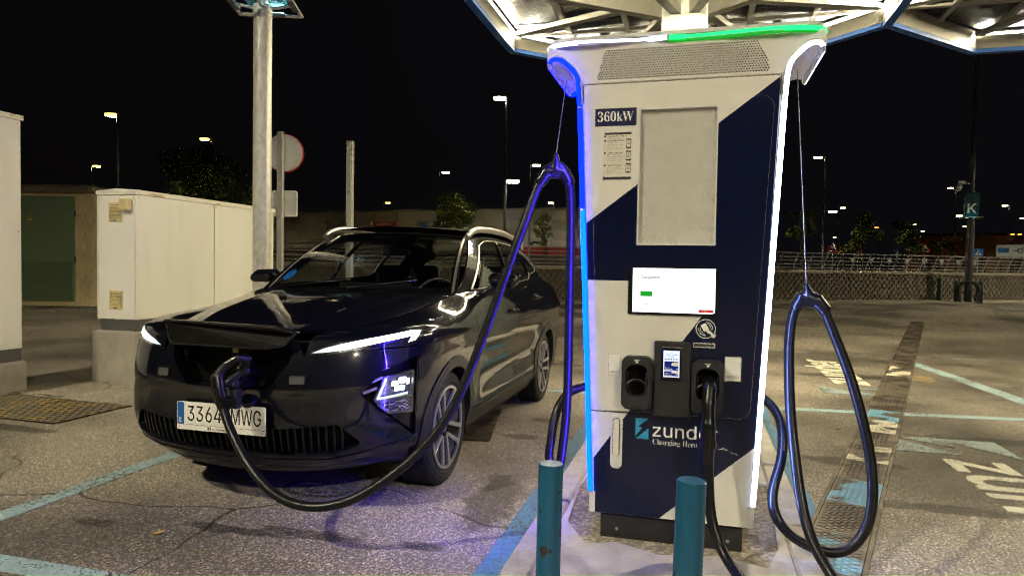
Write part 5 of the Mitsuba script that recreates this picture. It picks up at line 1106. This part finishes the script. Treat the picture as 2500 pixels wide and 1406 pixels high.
for sg in (1, -1):
    for yc, steer in ((.88, 0.0), (3.51, 0.0)):
        tw = T().translate([CX + sg * .768, CY + yc, RT]) @ T().rotate([0, 0, 1], 0 if sg > 0 else 180) @ T().rotate([1, 0, 0], 17 if yc < 1 else 40)
        wk = P_('wheel', base['rim'], to_world=tw)
        for k in ('tyre', 'spokes', 'gap', 'texture', 'hub_cap', 'bolts'):
            part(wk, {'texture': 'insert', 'bolts': 'wheel_bolts'}.get(k, k), None, None, shape=base[k], to_world=tw, kind='stuff' if k in ('texture', 'gap', 'bolts', 'spokes') else None)
# ------------------------------------------------------------------ retaining wall, railing, embankment
WA, WANG = (6.04, 32.1), math.atan2(.5293, .8485)
def on_wall(m, k=0.0, off=0.0, z=0.0):
    c, s = math.cos(WANG), math.sin(WANG); return moved(m, WA[0] + c * k - s * off, WA[1] + s * k + c * off, z, rz=WANG)
structure('embankment', on_wall(box(-120, 160, .35, 520, -.5, 1.22)), 'dark_soil', 'raised dark ground behind the retaining wall')
wl = thing('retaining_wall', 'long low retaining wall of rough blocks with gaps between them', 'wall')
part(wl, 'core', on_wall(box(-60, 60, .085, .40, -.2, 1.20)), 'wall_gap', False)
bl = []; r = random.Random(5)
for j in range(8):
    k = -18 + (.13 if j % 2 else 0)
    while k < 45:
        d = r.uniform(-.012, .012); bl.append(hull([(k + .025, .16, j * .15 + .004), (k + .235, .16, j * .15 + .004), (k + .025, d, j * .15 + .004), (k + .235, d, j * .15 + .004), (k + .060, d, j * .15 + .147), (k + .200, d, j * .15 + .147), (k + .060, .16, j * .15 + .147), (k + .200, .16, j * .15 + .147)])); k += .26
for j in range(4):
    k = -60 + (.4 if j % 2 else 0)
    while k < -18.8: bl.append(box(k + .006, k + .79, r.uniform(-.02, .02), .17, j * .30 + .005, j * .30 + .295)); k += .8
part(wl, 'blocks', on_wall(cat(bl)), 'wall_block', False, kind='stuff')
part(wl, 'coping', on_wall(hull([(-60, -.06, 1.19), (60, -.06, 1.19), (-60, .42, 1.19), (60, .42, 1.19), (-60, -.06, 1.26), (60, -.06, 1.26), (-60, .42, 1.34), (60, .42, 1.34)])), 'wall_cap', False)
structure('wall_pavement', on_wall(box(-60, 60, -1.9, -.001, -.3, .05)), 'wall_cap', 'pale strip of pavement along the foot of the retaining wall')
fe = thing('railing', 'long steel railing of leaning posts and five bars on top of the retaining wall', 'railing')
pc = [(0, .20, 1.28), (0, .11, 1.52), (0, -.01, 1.80), (0, -.14, 2.05)]
pcs = spline(pc, 12)
for k in list(np.arange(-45, -9, 2.2)) + list(np.arange(-8.4, 40, .76)):
    part(fe, 'post', on_wall(tube(pcs[[0, 4, 8, 11]], .024, 5), k), 'fence_steel', 40)
for t in (2, 4, 6.2, 8.4, 10.8):
    i = int(t); f = t - i; p = pcs[i] * (1 - f) + pcs[min(i + 1, 11)] * f
    part(fe, 'bar', on_wall(rod((-45, p[1] - .03, p[2]), (40, p[1] - .03, p[2]), .020, 6)), 'fence_steel', 40)
for q in range(8):
    k = 1.15 + q * 1.02; t = Polygon([(-.17, .26), (.17, .26), (0, -.04)])
    single('triangle_plate', on_wall(moved(xz(prism(t, .01), 0), 0, .55, 1.66), k), 'sign_back', 'small inverted triangular plate behind the railing, ' + ('leftmost of eight in a row', 'second from the left of eight in a row', 'third from the left of eight in a row', 'fourth from the left of eight in a row', 'fourth from the right of eight in a row', 'third from the right of eight in a row', 'second from the right of eight in a row', 'rightmost of eight in a row')[q], 'plate', group='triangular plates in a row behind the railing', smooth=False)
    part(list(labels)[-1], 'stake', on_wall(rod((0, .57, 1.2), (0, .57, 1.75), .015, 6), k), 'galvanised_dark', 40)
single('short_post', cat([box(10.55, 10.69, 34.6, 34.7, 0, 1.05, .02)]), 'sign_teal', 'short dark post at the foot of the retaining wall', 'post')
# ------------------------------------------------------------------ long building with cladding panels
fb = thing('shopping_hall', 'long low building clad in rows of beige and brown panels behind the trees', 'building')
FA, FB2 = np.array([-47.7, 61.9]), np.array([1.7, 58.7]); fl_ = np.linalg.norm(FB2 - FA); fang = math.atan2(*(FB2 - FA)[::-1])
F = lambda m: moved(m, FA[0], FA[1], 0, rz=fang)
part(fb, 'wall', F(box(0, fl_, .05, 22, .5, 6.35)), 'facade_dark', False); part(fb, 'parapet', F(box(-.1, fl_ + .1, -.06, .3, 6.352, 6.52)), 'wall_cap', False)
r = random.Random(11)
for j, (z0, z1) in enumerate(((5.45, 6.34), (4.55, 5.44), (3.65, 4.54), (2.75, 3.64))):
    x = -r.uniform(0, 2)
    while x < fl_:
        w = r.choice((2.4, 3.6, 3.6, 5.0)); part(fb, 'cladding_panel', F(box(max(x, 0) + .015, min(x + w, fl_) - .015, -.02 - r.uniform(0, .012), .045, z0, z1)), f'cladding_{r.choice((0, 0, 1, 1, 2, 3))}', False); x += w
for x in np.arange(2, fl_ - 3, 6.0): part(fb, 'window', F(box(x, x + 4.2, .0, .04, 1.25, 2.6)), 'facade_dark', False)
part(fb, 'red_sign', F(box(17.2, 19.7, -.12, -.04, 4.82, 5.40)), 'red_paint', False); part(fb, 'blue_sign', F(box(22.5, 23.0, -.12, -.04, 4.6, 5.2)), 'sign_blue', False)
part(fb, 'sign_mark', F(moved(xz(prism(unary_union([sbox(-.9, -.04, .9, .04), sbox(-.5, .1, .5, .15)]), .01), 0), 18.45, -.122, 5.1)), 'sign_white', False)
rp = single('red_barrier', cat([moved(box(-2.6, 2.6, -.05, .05, 2.25, 2.85, .01), -11.8, 54.9, 0, rz=.25)]), 'red_paint', 'long red board behind the railing, left of the charger', 'barrier')
for x in (-2.2, 2.2): part(rp, 'leg', moved(moved(box(-.05, .05, .06, .12, 1.2, 2.6), x, 0, 0), -11.8, 54.9, 0, rz=.25), 'galvanised_dark', False)
ob = thing('far_hall', 'far building glowing dull orange at the right edge', 'building')
OA, OB = np.array([38.5, 147.0]), np.array([95, 130.0]); oang = math.atan2(*(OB - OA)[::-1]); ol = np.linalg.norm(OB - OA)
Ob = lambda m: moved(m, OA[0], OA[1], 0, rz=oang)
part(ob, 'wall', Ob(box(0, ol, 0, 30, .5, 8.2)), 'facade_orange', False); part(ob, 'roof_edge', Ob(box(-.2, ol + .2, -.15, 30.2, 8.2, 8.7)), 'facade_dark', False)
for x in np.arange(3, ol - 4, 7.0): part(ob, 'door', Ob(box(x, x + 3.4, -.04, .05, 1.2, 4.6)), 'facade_dark', False)
# ------------------------------------------------------------------ street lamps
WARM, PALE, ORANGE = (1.0, .80, .17), (1.0, .90, .46), (1.0, .42, .04)
RX = np.array([math.cos(YAW), math.sin(YAW), 0.0])
def street_lamp(x, y, H, arms, lab, col=WARM, power=260, rp=.075, zb=1.2, weight=.12, name='street_lamp', group='street lamps around the car park', lit=True):
    """arms: list of (sideways reach: negative = left in the photo, height of the head)"""
    k = thing(name, lab, 'street lamp', group)
    top = max(h for _, h in arms); col2 = tuple(.5 * c + .5 * q for c, q in zip(col, (1, .9, .6)))
    part(k, 'post', tube([(x, y, zb - .2), (x, y, zb + (top - zb) * .5), (x, y, top + .02)], [rp, rp * .8, rp * .55], 10), 'lamp_post', 50)
    for dx, h in arms:
        e = np.array([x, y, h]) + RX * dx; s = math.copysign(1, dx)
        part(k, 'arm', rod((x, y, h - .01), e - RX * s * .25, .03, 8), 'lamp_post', 50)
        hd = moved(box(-.34, .34, -.15, .15, 0, .09, .03), *e, rz=YAW); hk = part(k, 'head', hd, 'lamp_head', 30)
        lens = trimesh.creation.icosphere(subdivisions=2); lens = moved(lens, *(e + [0, 0, -.012]), rz=YAW, s=(.30, .17, .12))
        if lit:
            a = np.linspace(0, 2 * math.pi, 25)[:-1]; rv = np.vstack([np.stack([.33 * q * np.cos(a), .17 * q * np.sin(a), np.full(24, zz)], 1) for q, zz in ((1, .0), (1.04, -.08), (.92, -.17))])
            rf = [[l * 24 + i, (l + 1) * 24 + i, (l + 1) * 24 + (i + 1) % 24] for l in (0, 1) for i in range(24)] + [[l * 24 + i, (l + 1) * 24 + (i + 1) % 24, l * 24 + (i + 1) % 24] for l in (0, 1) for i in range(24)]
            part(hk, 'lamp', moved(trimesh.Trimesh(rv, rf, process=False), *e, rz=YAW), 'void', 50, emit=tuple(c * .95 for c in col), weight=.01)
            q_ = moved(trimesh.Trimesh([(-.17, -.09, 0), (.17, -.09, 0), (.17, .09, 0), (-.17, .09, 0)], [[0, 2, 1], [0, 3, 2]], process=False), *(e + [0, 0, -.125]), rz=YAW); part(hk, 'diode_panel', q_, 'void', False, emit=tuple(c * power for c in col2), weight=weight)
        else: part(hk, 'lamp', lens, 'lens_grey', 50)
    return k
LM = [(-29.7, 29.5, [(-.35, 9.0)], 'street lamp on a tall pole, the higher one above the green kiosk'), (-48.2, 45.2, [(.45, 9.0)], 'street lamp above the green kiosk, lower and farther left'),
      (-33.4, 41.3, [(-.5, 10.0)], 'street lamp above the dark tree'), (-58.4, 90.4, [(.6, 9.0)], 'far street lamp just right of the round traffic sign'),
      (-38.0, 78.2, [(.6, 9.0)], 'far street lamp above the red sign, between the blank post and the bush'), (-20.7, 53.0, [(.55, 9.0)], 'street lamp directly above the lit bush'),
      (-9.65, 34.1, [(-.35, 10.0), (.40, 5.75)], 'tallest street lamp with a low second head, left of the charger'), (-12.3, 50.4, [(.45, 9.0)], 'street lamp beside the slanting cable'),
      (-16.6, 80.3, [(-.4, 9.0)], 'far street lamp seen between the cables left of the charger'), (9.35, 56.7, [(-.55, 10.0), (.7, 5.9)], 'tall street lamp with a low second head, right of the charger'),
      (16.4, 89.8, [(.6, 9.0)], 'street lamp right of the tall two-headed one'), (25.5, 79.2, [(-.55, 10.0), (.4, 7.2)], 'street lamp just left of the pole with the teal box'),
      (33.9, 88.7, [(-.5, 9.0)], 'street lamp between the teal box and the right picture edge'), (43.6, 109, [(-.4, 9.0)], 'street lamp cut off by the right picture edge'),
      (32.9, 122, [(.7, 9.0)], 'far street lamp above the warning triangle right of the trees'), (34.4, 122.8, [(.7, 8.0)], 'farthest small street lamp beside the warning triangle'),
      (42.0, 127.4, [(.5, 9.0)], 'far street lamp low behind the teal box pole'), (26.1, 147, [(.3, 8.0)], 'tiny far street lamp above the left warning triangle')]
for x, y, arms, lab in LM:
    d = math.hypot(x, y); street_lamp(x, y, 9, arms, lab, WARM if x < -25 else PALE, 4500 if d < 60 else 3000, rp=.085 if d < 60 else .10, weight=.16 if d < 60 else .04)
for x, y, lab in ((29.0, 124.0, 'orange street lamp behind the big right-hand tree'), (51.8, 132.6, 'orange two-headed street lamp near the right picture edge')):
    street_lamp(x, y, 8, [(-.5, 8.6)] if x < 40 else [(-.6, 8.0), (.6, 8.0)], lab, ORANGE, 1600, weight=.06)
street_lamp(-27.6, 25.75, 3, [(.3, 2.50)], 'low bright lamp behind the railing beside the green kiosk', WARM, 400, weight=.06)
for x, y, h, pw_, lab in ((-6.5, -4.5, 9.0, 2800, 'street lamp of the car park behind the camera, left'), (3.5, -9.0, 9.0, 600, 'street lamp of the car park behind the camera, middle'), (9.0, -10.0, 9.0, 4300, 'street lamp of the car park behind the camera, right'), (21.0, 26.0, 9.0, 2600, 'street lamp of the car park out of the picture on the right'), (36.0, 47.0, 10.0, 14000, 'street lamp of the upper road out of the picture on the right')):
    street_lamp(x, y, 9, [(-.4, h)], lab, (1.0, .90, .66), pw_, zb=.2, weight=2.0)
# ------------------------------------------------------------------ trees
def leaves(C, rad, n, size, seed, squash=.8):
    """n leaf quads spread through clumps at C (k x 3) of radius rad"""
    g = np.random.default_rng(seed); c = C[g.integers(0, len(C), n)]; rr = np.asarray(rad)
    d = g.normal(size=(n, 3)); d /= np.linalg.norm(d, axis=1, keepdims=True); p = c + d * (g.random((n, 1)) ** .45) * rr * [1, 1, squash]
    u = g.normal(size=(n, 3)); u /= np.linalg.norm(u, axis=1, keepdims=True); w = np.cross(u, g.normal(size=(n, 3))); w /= np.linalg.norm(w, axis=1, keepdims=True)
    s = size * g.uniform(.6, 1.25, (n, 1)); V = np.stack([p - u * s, p + w * s * .45, p + u * s, p - w * s * .45], 1).reshape(-1, 3)
    m = C.mean(0); o = d * .55 + (p - m) / np.linalg.norm(p - m, axis=1, keepdims=True) + g.normal(size=(n, 3)) * .22; o /= np.linalg.norm(o, axis=1, keepdims=True)
    i = np.arange(n)[:, None] * 4; return V, np.vstack([np.hstack([i, i + 1, i + 2]), np.hstack([i, i + 2, i + 3])]), np.repeat(o, 4, 0)
def tree(x, y, zc, w, h, lab, seed, n=1500, size=.13, mats=('leaf', 'leaf_light'), name='tree', zb=1.2, sparse=False):
    k = thing(name, lab, 'tree'); g = np.random.default_rng(seed); zt = zc + h * .15
    tr = [(x, y, zb - .2), (x + g.normal() * .06, y, (zb + zc) / 2), (x + g.normal() * .1, y, zt)]
    part(k, 'trunk', tube(spline(tr, 8), np.linspace(.085, .03, 8) * (h / 2.4) ** .5, 7), 'bark', 50)
    C = []
    for q in range(9 if not sparse else 14):
        a = g.uniform(0, 6.28); rr = w / 2 * g.uniform(.35, .80); e = np.array([x + rr * math.cos(a), y + rr * math.sin(a), zc + h * g.uniform(-.36, .36)])
        b = np.array([x, y, zc - h * g.uniform(.1, .5)]); part(k, 'limb', tube(spline([b, (b + e) / 2 + [0, 0, .1], e], 6), np.linspace(.03, .010, 6), 5), 'bark', 50); C.append(e)
    C.append(np.array([x, y, zc + h * .33])); C.append(np.array([x + w * .1, y, zc])); C.append(np.array([x - w * .12, y, zc - h * .15])); C = np.array(C)
    for i, m in enumerate(mats): part(k, 'crown', None, None, shape=sheet(leaves(C, w * (.20 if not sparse else .13), n // len(mats), size, seed * 7 + i), m), kind='stuff')
    return k
tree(-29.3, 35.8, 6.0, 6.2, 4.6, 'broad dark tree behind the white cabinet', 1, 7500, .115, ('leaf_dark', 'leaf', 'leaf_dark'), zb=.9)
tree(-12.64, 35.0, 4.15, 2.7, 2.2, 'dense bushy tree lit from the right, above the car roof', 2, 4200, .085, ('leaf', 'leaf_light', 'leaf_dark'))
tree(-7.2, 32.6, 3.1, 1.7, 2.0, 'thin sparse young tree between the cables', 3, 420, .085, ('leaf_light', 'leaf'), sparse=True)
tree(6.62, 47.5, 4.0, 1.9, 2.7, 'narrow young tree right behind the thin wire, right of the charger', 4, 1800, .09, ('leaf', 'leaf_light'))
tree(11.83, 55.1, 4.2, 2.7, 3.3, 'full round-topped tree above the give-way sign', 5, 2800, .10, ('leaf', 'leaf_light', 'leaf_dark'))
tree(17.4, 64.9, 4.2, 2.8, 3.0, 'dark tree right of the give-way sign', 6, 3200, .085, ('leaf_dark', 'leaf'))
tree(11.7, 61.2, 3.1, 1.0, .9, 'small pale shrub between the warning triangle and the give-way sign', 7, 400, .10, ('leaf_light',), name='shrub')
tree(-20.8, 36.5, 3.3, 2.6, 1.7, 'bare twiggy tree left of the blank post', 8, 60, .06, ('leaf_dark',), sparse=True)
pm = thing('palm_tree', 'dark palm before the far orange building', 'tree'); part(pm, 'trunk', tube([(21.6, 70.2, 1.1), (21.6, 70.2, 3.6)], [.22, .16], 9), 'bark', 50)
for q in range(14):
    a = q * 2.4; e = np.array([math.cos(a), math.sin(a), 0]) * 1.3; p0 = np.array([21.6, 70.2, 3.6]); ln = spline([p0, p0 + e * .5 + [0, 0, .75 - .06 * q], p0 + e + [0, 0, .45 - .12 * q]], 10)
    fr_ = []
    for i in range(1, 10):
        for s in (-1, 1):
            sd = np.cross(e, [0, 0, 1]); sd /= np.linalg.norm(sd); t = ln[i] + sd * s * .35 * (1.1 - i / 10) - np.array([0, 0, .12]); o = (ln[i] - ln[i - 1]) * .3
            fr_.append(trimesh.Trimesh([ln[i] - o, ln[i] + o, t], [[0, 1, 2]], process=False))
    part(pm, 'frond', cat(fr_ + [tube(ln, .02, 5)]), 'leaf_dark', False)
# ------------------------------------------------------------------ traffic signs beyond the railing
def sign(x, y, z, shape, mats, lab, w, extra=None, name='traffic_sign'):
    k = thing(name, lab, 'traffic sign'); ya = math.atan2(-x, y) * .8
    S = lambda m, yy=0: moved(m, x, y, 0, rz=ya)
    part(k, 'post', rod((x, y + .06, 1.1), (x, y + .06, z + .3 * w), .035, 8), 'fence_steel', 50)
    off = 0.0
    for nm, pol, mt in mats: part(k, nm, S(moved(xz(prism(pol, .01), 0), 0, -off, z)), mt, False); off += .012
    return k
tri = lambda w: Polygon([(-w / 2, -w * .36), (w / 2, -w * .36), (0, w * .5)]).buffer(.03); inv = lambda w: affinity.scale(tri(w), 1, -1, origin=(0, 0))
bump_ = unary_union([Point(-.12, -.12).buffer(.09), Point(.12, -.12).buffer(.09), sbox(-.26, -.22, .26, -.13)])
sign(10.64, 59.9, 3.17, None, [('border', tri(.92), 'sign_red'), ('face', tri(.92).buffer(-.10), 'sign_white'), ('pictogram', bump_, 'print_ink')], 'warning triangle with a bump mark, the left one of two', .9)
yk = sign(11.96, 57.2, 3.22, None, [('border', inv(.98), 'sign_red'), ('face', inv(.98).buffer(-.10), 'sign_white')], 'red-edged give-way triangle pointing down with a plate under it', .9)
part(yk, 'plate', moved(moved(xz(prism(sbox(-.36, -.09, .36, .09), .01), 0), 0, 0, 2.58), 11.96, 57.2, 0, rz=-.16), 'sign_white', False); part(yk, 'plate_text', moved(moved(xz(text('200 m', .11, True, .004, center=True), 0), 0, -.012, 2.53), 11.96, 57.2, 0, rz=-.16), 'print_ink', False)
sign(20.1, 69.7, 3.46, None, [('border', tri(.95), 'sign_red'), ('face', tri(.95).buffer(-.10), 'sign_white'), ('pictogram', bump_, 'print_ink')], 'warning triangle with a bump mark, the right one of two', .9)
walk = Polygon([(-.22, -.18), (0, .2), (.22, -.18)])
pedm = unary_union([Point(0, .10).buffer(.035), Polygon([(-.03, .06), (.03, .06), (.02, -.04), (.08, -.16), (.04, -.16), (0, -.06), (-.06, -.16), (-.10, -.16), (-.03, -.03)])])
for x, y, z, lab in ((18.8, 73.5, 3.2, 'blue pedestrian crossing sign far left of the right warning triangle'), (20.8, 59.5, 2.85, 'blue pedestrian crossing sign right of the teal box pole')):
    sign(x, y, z, None, [('panel', sbox(-.31, -.31, .31, .31), 'sign_blue'), ('triangle', walk, 'sign_white'), ('pictogram', pedm, 'print_ink')], lab, .6)
bb = thing('billboard', 'long white direction board with a blue panel at the right edge', 'billboard'); bya = -.30
Bm = lambda m: moved(m, 27.4, 69.6, 0, rz=bya)
part(bb, 'panel', Bm(box(-1.6, 2.2, -.03, .03, 2.78, 3.86)), 'sign_white', False); part(bb, 'blue_panel', Bm(box(-1.5, -.65, -.045, -.032, 3.15, 3.58)), 'sign_blue', False)
ringm = Point(0, 0).buffer(.22).difference(Point(0, 0).buffer(.15)); arrow = Polygon([(.12, .14), (.34, .36), (.30, .40), (.06, .18)])
part(bb, 'route_mark', Bm(moved(xz(prism(unary_union([ringm, arrow, sbox(-.5, -.03, -.2, .03)]), .01), 0), .15, -.033, 3.32)), 'print_ink', False)
for x in (-1.2, 1.6): part(bb, 'leg', Bm(box(x - .05, x + .05, .035, .12, 1.1, 3.6)), 'galvanised_dark', False)
cc = thing('security_camera', 'pale dome camera on a bracket of the dark pole with the teal box', 'camera')
kp = (11.45, 33.7); part(cc, 'bracket', cat([rod((kp[0], kp[1], 5.15), (kp[0] - .55, kp[1] - .12, 5.20), .03, 8), box(kp[0] - .62, kp[0] - .30, kp[1] - .22, kp[1] - .02, 5.12, 5.28, .03)]), 'galvanised', 40)
part(cc, 'dome', moved(trimesh.creation.icosphere(subdivisions=2), kp[0] - .58, kp[1] - .12, 4.98, s=(.17, .17, .17)), 'fence_steel', 50)

# ------------------------------------------------------------------ a few dry leaves
for x, y, a, lab in ((.575, 4.25, .4, 'dry yellow leaf lying on the blue line right of the island'), (1.15, 6.05, 1.2, 'dry leaf lying on the asphalt left of the drain'), (1.95, 2.95, 2.0, 'small pale leaf on the asphalt right of the drain'), (-2.45, 2.62, .9, 'dry leaf on the asphalt in front of the number plate')):
    t = np.linspace(0, 1, 9); w = .016 * np.sin(np.pi * t) ** .8; zz = .006 + .012 * (t - .4) ** 2 * 2
    V = np.vstack([np.stack([t * .06, w, zz + .006], 1), np.stack([t * .06, 0 * t, zz], 1), np.stack([t * .06, -w, zz + .005], 1)]); Fq = [f for l in (0, 1) for i in range(8) for f in ([l * 9 + i, l * 9 + i + 1, (l + 1) * 9 + i], [l * 9 + i + 1, (l + 1) * 9 + i + 1, (l + 1) * 9 + i])]
    single('fallen_leaf', moved(trimesh.Trimesh(V, Fq, process=False), x, y, 0, rz=a), 'dry_leaf', lab, 'leaf', smooth=True)
